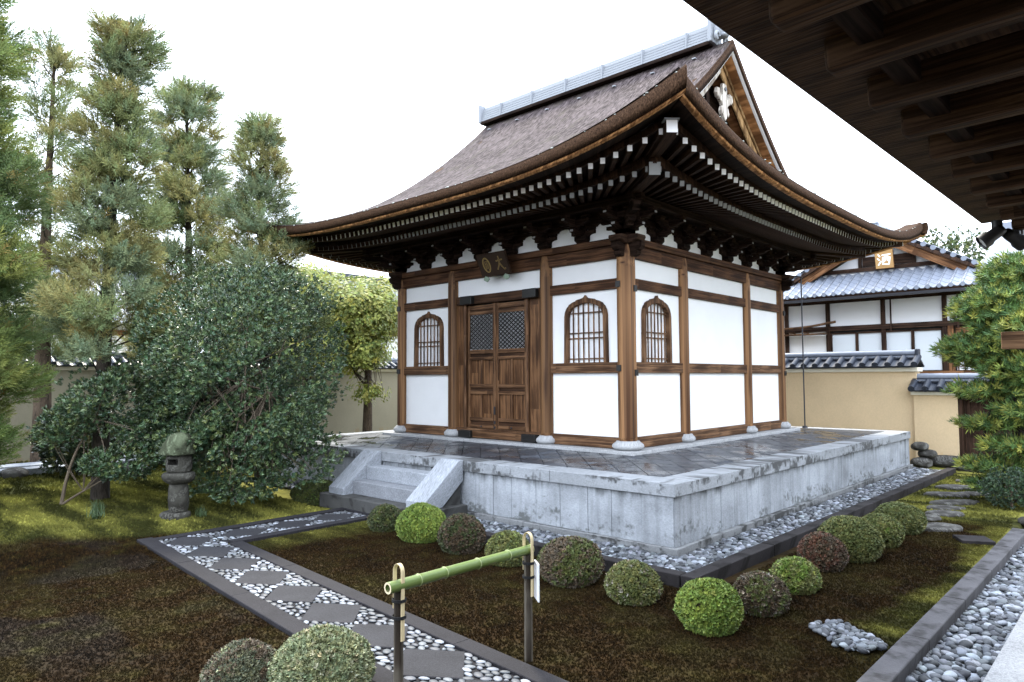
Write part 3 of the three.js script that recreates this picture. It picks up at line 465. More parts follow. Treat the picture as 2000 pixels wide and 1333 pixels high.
      for (const [y0, y1] of [[1.465, 1.945], [2.15, 2.645]]) { P('center_stile', M.door, m - 0.028, m + 0.028, y0, y1, -0.085, -0.034); P('door_panel', M.doorPanel, i0, m - 0.02, y0, y1, -0.09, -0.066, {}); P('door_panel', M.doorPanel, m + 0.02, i1, y0, y1, -0.09, -0.066, {}); }
      for (const [y0, y1] of [[3.655, 3.685], [2.71, 2.775], [2.015, 2.075], [1.325, 1.40], [1.215, 1.25]]) P('door_panel', M.doorDark, i0, i1, y0, y1, -0.09, -0.06, {});
      bar(0, 'paper_screen', M.paper, i0, i1, 2.85, 3.585, -0.058, -0.048, {}, d);
      const dx = 0.116, dy = 0.084, x0 = i0 + 0.01, x1 = i1 - 0.01, y0 = 2.85, y1 = 3.585, gs = [], len = Math.hypot(dx, dy);
      for (const sg of [1, -1]) for (let k = -40; k < 40; k++) for (const thick of [1, 0]) {
        const c = (k + (thick ? 0 : 0.5)) * dx + m; // line: x = c + sg*(dx/dy)*(y - 3.2)
        let ya = y0, yb = y1; const q = sg * dx / dy, yx0 = 3.2 + (x0 - c) / q, yx1 = 3.2 + (x1 - c) / q; ya = Math.max(ya, Math.min(yx0, yx1)); yb = Math.min(yb, Math.max(yx0, yx1)); if (yb - ya < 0.01) continue;
        const l = (yb - ya) * len / dy, yc = (ya + yb) / 2; gs.push(at(bx(l, thick ? 0.027 : 0.008, thick ? 0.010 : 0.005), c + q * (yc - 3.2), yc, thick ? -0.038 : -0.041, 0, 0, Math.atan2(dy, sg * dx)));
      }
      part(d, 'lattice', merge(gs), M.black);
      for (const yy of [1.287]) part(d, 'nail_head', at(new THREE.SphereGeometry(0.018, 10, 6), 0, 0, 0), M.iron, m, yy, -0.02);
    }
    const mb = put(0, 'meeting_stile', bx(0.05, 2.58, 0.05, { r: 0.008 }), M.door, -3.15, 2.5, -0.028);
    for (const [y, h] of [[1.62, 0.16], [1.38, 0.06], [1.28, 0.05]]) part(mb, 'bolt', bx(0.034, h, 0.03, { r: 0.008 }), M.iron, 0, y - 2.5, 0.035);
  }
  // plate beam with carved noses
  const nose = [[0, 4.335], [0.10, 4.335], [0.155, 4.36], [0.17, 4.40], [0.145, 4.425], [0.205, 4.44], [0.245, 4.485], [0.25, 4.53], [0.235, 4.556], [0, 4.556]], capNose = [[-0.12, 4.56], [0.20, 4.56], [0.235, 4.585], [0.30, 4.605], [0.325, 4.65], [0.315, 4.682], [-0.12, 4.682]];
  for (let s = 0; s < 4; s++) {
    const a = US[s][0], b = US[s][3];
    bar(s, 'plate_beam', M.beam, a + (s < 2 ? 0.12 : 0.12), b - 0.12, 4.56, 4.68, -0.13, 0.13, { r: 0.008 });
    for (const [u, sg] of [[a, -1], [b, 1]]) { const f = p => p.map(([x, y]) => [x * sg, y]); put(s, 'beam_nose', metreUV(extr(f(nose), 0.115, 0.006), 0.3, 0.2, 0.1), M.bracket, u + sg * 0.10, 0, 0); put(s, 'plate_nose', metreUV(extr(f(capNose), s % 3 ? 0.246 : 0.25, 0.006), 0.3, 0.2, 0.1), M.beamDark, u, s % 3 ? 0 : 0.002, 0); }
    slab(s, 'bracket_panel', a + 0.05, b - 0.05, 4.675, 5.12);
    bar(s, 'wall_purlin', M.bracket, a - 0.2, b + 0.2, 5.062, 5.34, -0.06, 0.06); bar(s, 'eave_purlin', M.bracket, a - 0.7, b + 0.7, 5.12, 5.232, 0.48, 0.60);
    bar(s, 'eave_ceiling', M.soffit, a - 0.4, b + 0.4, 5.20, 5.225, 0.06, 0.5);
  }
  // bracket clusters
  const arm = (l, h, d) => { const p = [[-l / 2, h], [l / 2, h], [l / 2, h * 0.5]]; for (let i = 1; i <= 5; i++) { const t = i / 5 * Math.PI / 2; p.push([l / 2 - 0.13 * Math.sin(t) - 0.0, h * 0.5 * (1 - 1) + h * 0.5 * Math.cos(t) * 1]); } const q = p.slice(2).map(([x, y]) => [-x, y]).reverse(); return metreUV(extr([...p, ...q], d, 0.004), l, h, d); };
  const block = (x, y, z, w = 0.14, h = 0.075) => { const a = new THREE.CylinderGeometry(w * 0.707, w * 0.5, h * 0.45, 4, 1); a.rotateY(Math.PI / 4); const b = new THREE.BoxGeometry(w, h * 0.55, w); return [metreUV(a, w, h, w).translate(x, y + h * 0.225, z), metreUV(b, w, h, w).translate(x, y + h * 0.725, z)]; };
  const cluster = k => merge([
    ...block(0, 4.68, 0, 0.25 * k, 0.13), at(arm(0.50, 0.10, 0.09), 0, 4.805, 0), at(arm(0.72, 0.10, 0.09), 0, 4.803, 0, Math.PI / 2),
    ...block(-0.19, 4.90, 0), ...block(0.19, 4.90, 0), ...block(0, 4.90, 0.001), ...block(0, 4.90, 0.27),
    at(arm(0.86, 0.10, 0.088), 0, 4.965, 0), at(arm(0.66, 0.10, 0.088), 0, 4.966, 0.27), at(arm(1.20, 0.10, 0.086), 0, 4.962, 0, Math.PI / 2),
    ...block(-0.25, 5.06, 0.27, 0.13, 0.065), ...block(0.25, 5.06, 0.27, 0.13, 0.065), ...block(0, 5.06, 0.54, 0.13, 0.065), ...block(0, 5.06, 0.27, 0.13, 0.065)]);
  const cg = cluster(1), tip = bx(0.066, 0.036, 0.012), tip2 = bx(0.06, 0.03, 0.012);
  for (let s = 0; s < 4; s++) {
    const us = []; for (let b = 0; b < 3; b++) { const n = b === 1 ? 3 : 2; for (let i = 0; i < n; i++) us.push(mix(US[s][b], US[s][b + 1], i / n)); } us.push(US[s][3]);
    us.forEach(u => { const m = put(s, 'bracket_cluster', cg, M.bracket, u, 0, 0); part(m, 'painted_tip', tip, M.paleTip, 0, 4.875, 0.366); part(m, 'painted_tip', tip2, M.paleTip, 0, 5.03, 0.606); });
  }
  for (const [x, z, a] of [[0, 0, Math.PI / 4], [-6.1, 0, -Math.PI / 4], [0, -6.594, Math.PI * 0.75], [-6.1, -6.594, -Math.PI * 0.75]]) { part(hall, 'corner_arm', merge([at(arm(1.1, 0.10, 0.11), 0, 4.806, 0, Math.PI / 2), at(arm(1.9, 0.11, 0.11), 0, 4.968, 0, Math.PI / 2), ...block(0, 4.90, 0.42, 0.17), ...block(0, 5.07, 0.78, 0.16)]), M.bracket, x, 0, z, a); }

  // ------------------------------------------------ eaves and roof
  const WH = [3.05, 3.297, 3.297, 3.05], UC = [-3.05, 3.297, -3.297, 3.05], EW = [2.64, 2.54, 2.54, 2.64], LIFT = t => Math.pow(Math.min(1, Math.abs(t)), 3.4);
  const flyY = (w, t) => 5.135 + (2.1 - w) * 0.16 + 0.40 * LIFT(t) * (w / 2.1), baseY = (w, t) => 5.07 + (1.5 - w) * 0.22 + 0.2 * LIFT(t) * (w / 1.5);
  const drop = d => 0.987 * d - 0.0566 * d * d, HXs = 5.59, HZs = 5.937, g = s => 3.865 - drop(5.937 - s), fade = s => Math.pow(Math.max(0, 1 - s / 2.9), 2), SG = 2.04, XG = 3.55;
  const surfY = (s, t) => 5.33 + g(s) + 0.69 * LIFT(t) * fade(s);
  const RW = 0.072, RH = 0.086, LF = 1.05, LB = 1.62;
  const flyG = bx(RW, RH, LF, { r: 0.006 }), baseG = bx(RW, RH, LB, { r: 0.006 }), capG = new THREE.BoxGeometry(RW - 0.004, RH - 0.004, 0.008);
  const frame = (s, c, w0, w1, yf) => { const t = c, A = new THREE.Vector3(...sp(s, UC[s] + c * (WH[s] + w0), yf(w0, t), w0)), B = new THREE.Vector3(...sp(s, UC[s] + c * (WH[s] + w1), yf(w1, t), w1)); const out = A.clone().sub(B).normalize(), right = new THREE.Vector3(0, 1, 0).cross(out).normalize(), up = out.clone().cross(right); return { A, out, m: new THREE.Matrix4().makeBasis(right, up, out) }; };
  for (let s = 0; s < 4; s++) {
    const n = s % 3 ? 62 : 60, shown = s < 2; const stuffF = [], stuffB = [], capsF = [], capsB = [];
    for (let i = 0; i <= n; i++) {
      const c = Math.tan((-1 + 2 * (i + 0.5) / (n + 1)) * Math.PI / 4);
      for (const [g, len, w0, w1, yf, nm, sf, sc, cm] of [[flyG, LF, 2.1, 1.1, flyY, 'flying_rafter', stuffF, capsF, M.white], [baseG, LB, 1.5, 0.0, baseY, 'base_rafter', stuffB, capsB, M.tipGrey]]) {
        const f = frame(s, c, w0, w1, yf), P = f.A.clone().addScaledVector(f.out, -len / 2);
        if (shown) { const m = part(hall, nm, g, M.rafter); m.quaternion.setFromRotationMatrix(f.m); m.position.copy(P); part(m, 'painted_end', capG, cm, 0, 0, len / 2 + 0.002); }
        else { const mm = f.m.clone().setPosition(P); sf.push(g.clone().applyMatrix4(mm)); sc.push(capG.clone().applyMatrix4(f.m.clone().setPosition(f.A.clone().addScaledVector(f.out, 0.002)))); }
      }
    }
    if (!shown) { part(hall, 'rafters', merge([...stuffF, ...stuffB]), M.rafter).userData.kind = 'stuff'; part(hall, 'painted_ends', merge(capsF), M.white).userData.kind = 'stuff'; part(hall, 'painted_ends', merge(capsB), M.tipGrey).userData.kind = 'stuff'; }
    // closed cross-sections swept along this side: ring(c) -> [[w, y] ...]
    const sweep = (name, mat, ring, nu = 60, su = 1) => { const k = ring(0).length; part(hall, name, surf(k, nu, (a, b) => { const c = -1 + 2 * b, r = ring(c), p = r[Math.round(a * k) % k]; return sp(s, UC[s] + c * (WH[s] + p[0]), p[1], p[0]); }, (a, b) => [b * (WH[s] * 2 + 5) / su, a]), mat); };
    const eaveTop = c => 5.33 + 0.69 * LIFT(c), th = c => 0.165 + 0.115 * LIFT(c), W = EW[s];
    const lipY = c => eaveTop(c) - th(c);
    sweep('thatch_edge', M.thatchEdge, c => { const y = eaveTop(c), t = th(c); return [[W - 0.02, y + 0.012], [W + 0.012, y - 0.03], [W + 0.02, y - t * 0.55], [W - 0.01, y - t], [W - 0.3, y - t + 0.06], [W - 0.3, Math.max(y - t + 0.07, surfY(0.3, c) - 0.03)], [W - 0.12, Math.max(y - t * 0.8, surfY(0.12, c) - 0.012)]]; }, 70, 2);
    sweep('eave_lip', M.eaveLip, c => { const y = lipY(c); return [[W - 0.02, y + 0.004], [W - 0.035, y - 0.038], [W - 0.12, y - 0.03], [W - 0.12, y + 0.03]]; }, 70);
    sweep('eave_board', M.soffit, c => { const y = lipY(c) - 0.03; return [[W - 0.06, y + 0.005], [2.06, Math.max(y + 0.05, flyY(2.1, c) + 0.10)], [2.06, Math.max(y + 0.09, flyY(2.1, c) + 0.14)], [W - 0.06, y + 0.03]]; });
    sweep('eave_batten', M.rafter, c => { const y = flyY(2.1, c) + RH / 2; return [[2.125, y], [2.145, y + 0.09], [2.03, y + 0.12], [2.03, y + 0.004]]; });
    sweep('rafter_batten', M.rafter, c => { const y = baseY(1.5, c) + RH / 2, y2 = flyY(1.5, c) - RH / 2; return [[1.53, y], [1.53, Math.max(y2, y + 0.02)], [1.44, Math.max(y2, y + 0.02)], [1.44, y]]; });
    const sheet = (name, mat, w0, w1, yf, off) => part(hall, name, surf(8, 60, (a, b) => { const c = -1 + 2 * b, w = mix(w0, w1, a); return sp(s, UC[s] + c * (WH[s] + w), yf(w, c) + off, w); }, (a, b) => [b * 22, a * (w0 - w1) / 2]), mat);
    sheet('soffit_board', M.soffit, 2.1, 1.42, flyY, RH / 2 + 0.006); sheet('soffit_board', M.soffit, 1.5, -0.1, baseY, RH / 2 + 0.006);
  }
  // hip rafters
  for (const [x, z, a] of [[0, 0, 1], [-6.1, 0, -1], [0, -6.594, 3], [-6.1, -6.594, -3]]) {
    const dir = new THREE.Vector3(Math.sin(a * Math.PI / 4), 0, Math.cos(a * Math.PI / 4));
    for (const [w0, y0, w1, y1, sx, sy, cm] of [[2.16, 5.51, 1.0, 5.46, 0.15, 0.17, M.white], [1.5, 5.24, -0.3, 5.40, 0.17, 0.19, M.tipGrey]]) {
      const A = new THREE.Vector3(x + Math.sign(dir.x) * w0, y0, z + Math.sign(dir.z) * w0), B = new THREE.Vector3(x + Math.sign(dir.x) * w1, y1, z + Math.sign(dir.z) * w1), len = A.distanceTo(B), out = A.clone().sub(B).normalize(), right = new THREE.Vector3(0, 1, 0).cross(out).normalize(), up = out.clone().cross(right);
      const m = part(hall, 'hip_rafter', bx(sx, sy, len, { r: 0.008 }), M.rafter); m.quaternion.setFromRotationMatrix(new THREE.Matrix4().makeBasis(right, up, out)); m.position.copy(A).addScaledVector(out, -len / 2);
      part(m, 'painted_end', new THREE.BoxGeometry(sx - 0.006, sy - 0.006, 0.01), cm, 0, 0, len / 2 + 0.003); if (cm === M.white) part(m, 'metal_cap', bx(sx + 0.05, 0.02, 0.2), M.ridge, 0, sy / 2 + 0.012, len / 2 - 0.08);
    }
  }
  // thatch slopes
  const rough = (x, z) => 0.02 * (fbm(x * 3 + 60, z * 3 + 60, 3) - 0.5);
  for (let s = 0; s < 4; s++) {
    const main = s % 3 === 0, smax = main ? HZs : 2.8, HL = main ? HXs : HZs;
    part(hall, 'thatch_slope', surf(90, 50, (a, b) => { const q = b * smax, half = main ? (q < SG ? HL - q : XG) : HL - q, c = -1 + 2 * a, u = UC[s] + c * half, w = EW[s] - q; const y = surfY(q, half * c / HL) + (q > 0.05 ? rough(u, w + s * 20) : 0); return sp(s, u, y, w); }, (a, b) => { const q = b * smax, half = main ? (q < SG ? HL - q : XG) : HL - q; return [(UC[s] + (-1 + 2 * a) * half) / 3, q / 3 + 0.3]; }), M.thatch);
  }
  { const gs = []; for (let s = 0; s < 2; s++) for (let i = 0; i < 70; i++) { const c = rr(-0.98, 1), W = EW[s], r = rr(0.008, 0.02), y = 5.33 + 0.69 * LIFT(c); gs.push(new THREE.IcosahedronGeometry(r, 0).scale(1.6, 0.7, 1.2).translate(...sp(s, UC[s] + c * (WH[s] + W), y + 0.006, W - rr(0.0, 0.06)))); } const l = part(hall, 'lichen', merge(gs), std([0.42, 0.44, 0.40], 0.95)); l.userData.kind = 'stuff'; }
  // gables: thatched verge, bargeboards, dark gable wall with a carved pendant
  const vy = d => 5.33 + g(HZs - d);                            // roof height at distance d from the ridge
  for (const sg of [1, -1]) {
    const gx = x => -3.05 + sg * (x + 3.05), ZR = -3.297, D = 3.95;
    for (const sd of [1, -1]) {
      const strip = (name, mat, x0, x1, top, bot, n = 24) => part(hall, name, surf(4, n, (a, b) => { const d = b * D, k = Math.round(a * 4) % 4, x = k === 0 || k === 3 ? x0 : x1, y = vy(d) - (k < 2 ? top : bot); return [gx(x), y, ZR + sd * d]; }, (a, b) => [b * 2, a]), mat);
      strip('verge_thatch', M.thatchEdge, -0.2, 0.512, 0.004, 0.235); strip('verge_edging', M.white, 0.40, 0.498, 0.237, 0.262); strip('verge_board', M.eaveLip, -0.15, 0.44, 0.264, 0.29);
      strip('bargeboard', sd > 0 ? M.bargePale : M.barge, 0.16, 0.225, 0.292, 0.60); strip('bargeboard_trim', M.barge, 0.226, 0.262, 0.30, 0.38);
    }
    const tri = [[-2.9, 6.2], [2.9, 6.2]]; for (let i = 0; i <= 16; i++) { const d = 2.9 - i * 2.9 / 8; tri.push([d, vy(Math.abs(d)) - 0.3]); }
    const gw = extr([[-2.9, 5.7], [2.9, 5.7], ...Array.from({ length: 17 }, (_, i) => { const d = 2.9 - i * 5.8 / 16; return [d, vy(Math.abs(d)) - 0.28]; })], 0.06); part(hall, 'gable_wall', metreUV(at(gw, 0, 0, 0, Math.PI / 2), 0.1, 1, 3), M.soffit, gx(-0.22), 0, ZR);
    part(hall, 'gable_post', bx(0.12, 2.4, 0.14), M.beamDark, gx(-0.14), 7.5, ZR); part(hall, 'gable_beam', bx(0.12, 0.16, 3.6), M.beamDark, gx(-0.13), 7.05, ZR);
    // carved pendant
    const half = [[0, 8.32], [0.06, 8.31], [0.09, 8.2], [0.075, 8.08], [0.12, 8.0], [0.20, 8.06], [0.24, 8.16], [0.32, 8.15], [0.36, 8.05], [0.31, 7.98], [0.27, 8.02], [0.23, 7.95], [0.14, 7.90], [0.10, 7.84], [0.15, 7.80], [0.18, 7.72], [0.15, 7.66], [0.09, 7.70], [0.06, 7.62], [0, 7.55]];
    part(hall, 'gable_pendant', metreUV(at(extr([...half, ...half.slice(1, -1).reverse().map(([x, y]) => [-x, y])], 0.05, 0.012), 0, 0, 0, Math.PI / 2), 0.1, 1, 0.5), M.bargePale, gx(0.27), 0, ZR);
    part(hall, 'pendant_boss', at(new THREE.CylinderGeometry(0.035, 0.04, 0.04, 12), 0, 0, 0, 0, 0, Math.PI / 2), M.iron, gx(0.31), 8.2, ZR);
  }
  // ridge of stacked courses with an ornament at each end
  const rz = -3.297, rx0 = -6.62, rx1 = 0.05;
  part(hall, 'ridge_base', bx(rx1 - rx0 + 0.06, 0.075, 0.44), M.soffit, (rx0 + rx1) / 2, 9.205, rz);
  for (let i = 0; i < 5; i++) part(hall, 'ridge_course', bx(rx1 - rx0 + 0.02, 0.056, 0.40 - i * 0.03, { r: 0.01 }), M.ridge, (rx0 + rx1) / 2, 9.272 + i * 0.066, rz);
  for (let i = 0; i < 5; i++) part(hall, 'ridge_core', bx(rx1 - rx0 - 0.02, 0.012, 0.34 - i * 0.03), M.kawara, (rx0 + rx1) / 2, 9.305 + i * 0.066, rz);
  part(hall, 'ridge_cap', at(new THREE.CylinderGeometry(0.10, 0.10, rx1 - rx0, 14), 0, 0, 0, 0, 0, Math.PI / 2), M.ridge, (rx0 + rx1) / 2, 9.60, rz);
  for (let i = 0; i < 6; i++) part(hall, 'ridge_band', bx(0.03, 0.35, 0.43), M.ridge, mix(rx0 + 0.7, rx1 - 0.5, i / 5), 9.42, rz);
  for (const [x, sg] of [[rx1, 1], [rx0, -1]]) {
    part(hall, 'ridge_end_plate', bx(0.09, 0.5, 0.50, { r: 0.02 }), M.ridge, x + sg * 0.05, 9.46, rz);
    const o = [new THREE.SphereGeometry(0.17, 16, 12).scale(0.8, 1, 1), new THREE.SphereGeometry(0.05, 10, 8).translate(sg * 0.13, 0.08, 0.08), new THREE.SphereGeometry(0.05, 10, 8).translate(sg * 0.13, 0.08, -0.08), new THREE.SphereGeometry(0.06, 10, 8).translate(sg * 0.17, -0.01, 0), new THREE.SphereGeometry(0.09, 10, 8).scale(1, 0.6, 1.3).translate(sg * 0.12, -0.12, 0)];
    for (const q of [1, -1]) { o.push(new THREE.TorusGeometry(0.07, 0.03, 8, 12, 4.4).rotateY(Math.PI / 2).translate(sg * 0.05, 0.20, q * 0.13), new THREE.TorusGeometry(0.08, 0.035, 8, 12, 4.4).rotateY(Math.PI / 2).translate(sg * 0.05, -0.17, q * 0.19), new THREE.ConeGeometry(0.03, 0.14, 8).rotateX(q * 0.5).translate(0, 0.27, q * 0.07)); }
    if (sg > 0) part(hall, 'ridge_ornament', merge(o), M.ridge, x + sg * 0.16, 9.46, rz);
  }
  for (let i = 0; i < 7; i++) part(hall, 'roof_clip', bx(0.08, 0.03, 0.10, { r: 0.01 }), M.ridge, mix(-6.2, -0.2, i / 6), vy(0.32) + 0.012, -3.297 + 0.32);
  // name plaque hanging under the eave
  const cv = document.createElement('canvas'); cv.width = 512; cv.height = 320; const c = cv.getContext('2d');
  c.fillStyle = '#2c1d13'; c.fillRect(0, 0, 512, 320); for (let i = 0; i < 500; i++) { c.fillStyle = `rgba(${rnd() > 0.5 ? 70 : 15},${rnd() > 0.5 ? 48 : 10},25,0.15)`; c.fillRect(rnd() * 512, rnd() * 320, 60, 1.4); }
  c.strokeStyle = '#a98f55'; c.lineCap = 'round'; c.lineJoin = 'round';
  const st = (w, pts) => { c.lineWidth = w; c.beginPath(); c.moveTo(...pts[0]); for (let i = 1; i < pts.length; i++) c.lineTo(...pts[i]); c.stroke(); };
  const both = f => { c.strokeStyle = '#a98f55'; f(17); c.strokeStyle = '#3a2919'; f(9); };
  both(w => { st(w, [[330, 120], [380, 112], [430, 108]]); st(w, [[378, 60], [382, 120], [362, 180], [322, 240]]); st(w, [[380, 150], [400, 200], [440, 250], [458, 240]]); });
  c.lineWidth = 7; c.strokeStyle = '#a98f55'; c.beginPath(); c.ellipse(140, 160, 62, 108, -0.08, 0, 6.3); c.stroke(); c.lineWidth = 5; c.beginPath(); c.ellipse(140, 160, 50, 94, -0.08, 0, 6.3); c.stroke();
  both(w => { const k = w * 0.6; st(k, [[112, 110], [168, 104], [160, 130], [118, 134], [112, 110]]); st(k, [[108, 150], [176, 146]]); st(k, [[116, 168], [168, 166], [166, 204], [118, 206], [116, 168]]); st(k, [[118, 186], [166, 184]]); st(k, [[126, 210], [108, 236]]); st(k, [[158, 208], [172, 232]]); });
  const tex = new THREE.CanvasTexture(cv); tex.colorSpace = THREE.SRGBColorSpace;
  const pq = thing('name_plaque', 'dark wooden plaque with gold characters hanging above the hall door', 'plaque', [-2.82, 4.50, 0.36]); pq.rotation.x = 0.42;
  part(pq, 'board', new THREE.BoxGeometry(0.78, 0.46, 0.035), M.beamDark); part(pq, 'lettering', new THREE.PlaneGeometry(0.76, 0.44), std([1, 1, 1], 0.6, { map: tex }), 0, 0, 0.0205);
  for (const x of [-0.28, 0.26]) part(pq, 'bracket_leaf', at(extr([[0, 0.05], [0.05, 0.02], [0.07, -0.02], [0, -0.06], [-0.07, -0.02], [-0.05, 0.02]], 0.03, 0.006), 0, 0, 0), std([0.25, 0.32, 0.24], 0.7), x, -0.27, 0.02);
  part(pq, 'hanger', bx(0.5, 0.03, 0.03), M.bracket, 0, 0.16, -0.03); part(pq, 'hanger', bx(0.04, 0.04, 0.34), M.bracket, 0, -0.1, -0.16);
}
// ---------------------------------------------------------------- leaves
function leafGeo(l, w, fold = 0.25, droop = 0.15) {
  const f = w * fold, P = [[0, 0, 0], [-w, l * 0.42, f], [0, l * 0.48, -f * 0.3], [w, l * 0.42, f], [0, l, -l * droop]], T = [0, 2, 1, 0, 3, 2, 1, 2, 4, 2, 3, 4], pos = [], uv = [];
  for (const i of T) { pos.push(...P[i]); uv.push(P[i][0] / w, P[i][1] / l); }
  const g = new THREE.BufferGeometry(); g.setAttribute('position', new THREE.Float32BufferAttribute(pos, 3)); g.setAttribute('uv', new THREE.Float32BufferAttribute(uv, 2)); g.computeVertexNormals(); return g;
}
function rosette(n, l, w, tilt0, tilt1, stem = 0, droop = 0.15) {
  const gs = []; for (let i = 0; i < n; i++) { const k = l * rr(0.75, 1.15); gs.push(leafGeo(k, w * k / l, 0.3, droop).rotateZ(rr(-0.3, 0.3)).rotateX(rr(tilt0, tilt1)).rotateY(i * 2.4 + rr(-0.4, 0.4)).translate(0, stem * i / n, 0)); }
  return merge(gs);
}
function sprigGeo(n, len, nl, nw) {                              // conifer shoot: curved needles along a stem
  const gs = []; for (let i = 0; i < n; i++) { const t = i / (n - 1), L2 = nl * rr(0.8, 1.2) * (1 - 0.35 * t); gs.push(leafGeo(L2, nw, 0.2, -0.22).rotateX(mix(0.95, 0.25, t) + rr(-0.2, 0.2)).rotateY(i * 2.4 + rr(-0.5, 0.5)).translate(0, t * len, 0)); }
  gs.push(limb([[0, -0.05, 0], [0, len * 0.5, 0.004], [0, len, 0]], 0.004, 0.002, 3)); return merge(gs);
}
const vary = (c, k = 0.25) => { const t = 1 + rr(-k, k), h = rr(-0.12, 0.12); return [c[0] * t * (1 + h), c[1] * t, c[2] * t * (1 - h)]; };
const dirSphere = () => { const u = rr(-1, 1), t = rr(0, 6.283), s = Math.sqrt(1 - u * u); return new THREE.Vector3(s * Math.cos(t), u, s * Math.sin(t)); };

// ---------------------------------------------------------------- clipped azaleas
const azGeo = [rosette(8, 0.027, 0.0078, 0.35, 1.15, 0.012), rosette(7, 0.024, 0.0085, 0.5, 1.3, 0.01)];
const shadedTwigMat = std([0.030, 0.024, 0.014], 1, { specularIntensity: 0.1 });  // twig brown kept dark: the shade behind the leaves is in this colour
function azalea(x, z, r, h, cols, label, dens = 1) {
  const y0 = H(x, z), o = thing('azalea_bush', label, 'bush', [x, y0, z], 0, 'clipped azalea domes'), ry = h * 0.62, cy = h - ry - 0.012;
  const ph = rr(0, 50), wob = d => 1 + 0.09 * (fbm(d.x * 1.6 + ph + 20, d.z * 1.6 + d.y * 1.3 + 20, 3) - 0.5) * 2;
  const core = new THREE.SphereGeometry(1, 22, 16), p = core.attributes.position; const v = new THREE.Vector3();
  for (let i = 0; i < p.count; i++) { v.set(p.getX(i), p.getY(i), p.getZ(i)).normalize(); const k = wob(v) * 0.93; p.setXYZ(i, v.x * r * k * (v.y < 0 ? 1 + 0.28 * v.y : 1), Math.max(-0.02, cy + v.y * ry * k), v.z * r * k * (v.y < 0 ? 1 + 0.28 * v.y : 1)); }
  core.computeVertexNormals(); part(o, 'shaded_twig_core', core, shadedTwigMat);  // solid core added behind the leaves, inner shade put into its brown
  const cl = [new Cloud(), new Cloud()], n = Math.round(5200 * (r / 0.3) ** 2 * dens);
  for (let i = 0; i < n; i++) {
    const d = dirSphere(); if (d.y < -0.75) continue; const k = wob(d) * rr(0.93, 1.0), q = d.y < 0 ? 1 + 0.28 * d.y : 1, py = cy + d.y * ry * k; if (py < 0.0) continue;
    const nrm = new THREE.Vector3(d.x / r, d.y / ry, d.z / r).normalize().add(new THREE.Vector3(rr(-0.45, 0.45), rr(-0.2, 0.6), rr(-0.45, 0.45))).normalize();
    const patch = fbm(d.x * 3 + ph, d.z * 3 + d.y * 3 + 9, 3, 0, 4), c = cols[patch + rr(-0.16, 0.16) > 0.5 ? 1 : 0];
    cl[i & 1].add([d.x * r * k * q, py, d.z * r * k * q], toward(nrm), rr(0.8, 1.25), vary(rnd() < 0.08 ? cols[2] : c, 0.35));
  }
  cl.forEach((c, i) => c.build('foliage', azGeo[i], M.leaf, o)); return o;
}
{
  const G1 = [0.11, 0.16, 0.028], G2 = [0.16, 0.21, 0.040], G3 = [0.26, 0.30, 0.08], OL = [0.085, 0.098, 0.030], OL2 = [0.13, 0.135, 0.045], DK = [0.045, 0.055, 0.020], BR = [0.070, 0.050, 0.030], BR2 = [0.105, 0.078, 0.050], RD = [0.10, 0.048, 0.030], PALE = [0.24, 0.20, 0.15], GR = [0.15, 0.17, 0.085], GR2 = [0.22, 0.235, 0.125];
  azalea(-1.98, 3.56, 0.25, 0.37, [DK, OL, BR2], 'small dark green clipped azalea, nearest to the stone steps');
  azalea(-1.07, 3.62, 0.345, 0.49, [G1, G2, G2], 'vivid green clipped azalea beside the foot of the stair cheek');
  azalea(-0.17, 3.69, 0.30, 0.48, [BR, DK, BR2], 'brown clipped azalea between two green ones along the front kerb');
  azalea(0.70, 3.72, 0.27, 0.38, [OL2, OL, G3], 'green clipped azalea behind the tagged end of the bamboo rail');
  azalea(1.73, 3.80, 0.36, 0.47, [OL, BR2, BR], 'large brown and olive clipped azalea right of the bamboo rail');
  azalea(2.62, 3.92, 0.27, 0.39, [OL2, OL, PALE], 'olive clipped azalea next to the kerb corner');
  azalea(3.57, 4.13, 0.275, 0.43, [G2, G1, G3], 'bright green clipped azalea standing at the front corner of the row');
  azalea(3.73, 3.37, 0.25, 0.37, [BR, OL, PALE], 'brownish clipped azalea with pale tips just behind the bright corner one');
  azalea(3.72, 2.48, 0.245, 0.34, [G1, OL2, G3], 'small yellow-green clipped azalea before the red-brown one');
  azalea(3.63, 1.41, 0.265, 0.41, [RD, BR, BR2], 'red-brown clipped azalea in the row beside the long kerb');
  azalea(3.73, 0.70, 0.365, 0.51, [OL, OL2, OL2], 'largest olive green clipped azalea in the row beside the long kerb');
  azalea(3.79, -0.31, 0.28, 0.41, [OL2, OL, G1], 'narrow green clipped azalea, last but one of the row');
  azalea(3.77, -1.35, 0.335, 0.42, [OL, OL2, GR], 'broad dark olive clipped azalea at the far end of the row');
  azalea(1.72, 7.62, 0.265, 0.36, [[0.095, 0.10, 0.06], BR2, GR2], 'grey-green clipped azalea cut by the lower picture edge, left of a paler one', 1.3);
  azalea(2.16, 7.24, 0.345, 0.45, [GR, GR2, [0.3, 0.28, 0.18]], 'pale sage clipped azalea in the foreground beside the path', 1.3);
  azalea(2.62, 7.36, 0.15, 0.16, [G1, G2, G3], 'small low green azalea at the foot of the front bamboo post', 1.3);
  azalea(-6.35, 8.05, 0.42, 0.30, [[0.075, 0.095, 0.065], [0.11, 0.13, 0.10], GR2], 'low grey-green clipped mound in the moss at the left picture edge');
  azalea(-4.95, 2.95, 0.42, 0.42, [DK, OL, G1], 'loose low green shrub beside the left cheek of the steps', 0.7);
}

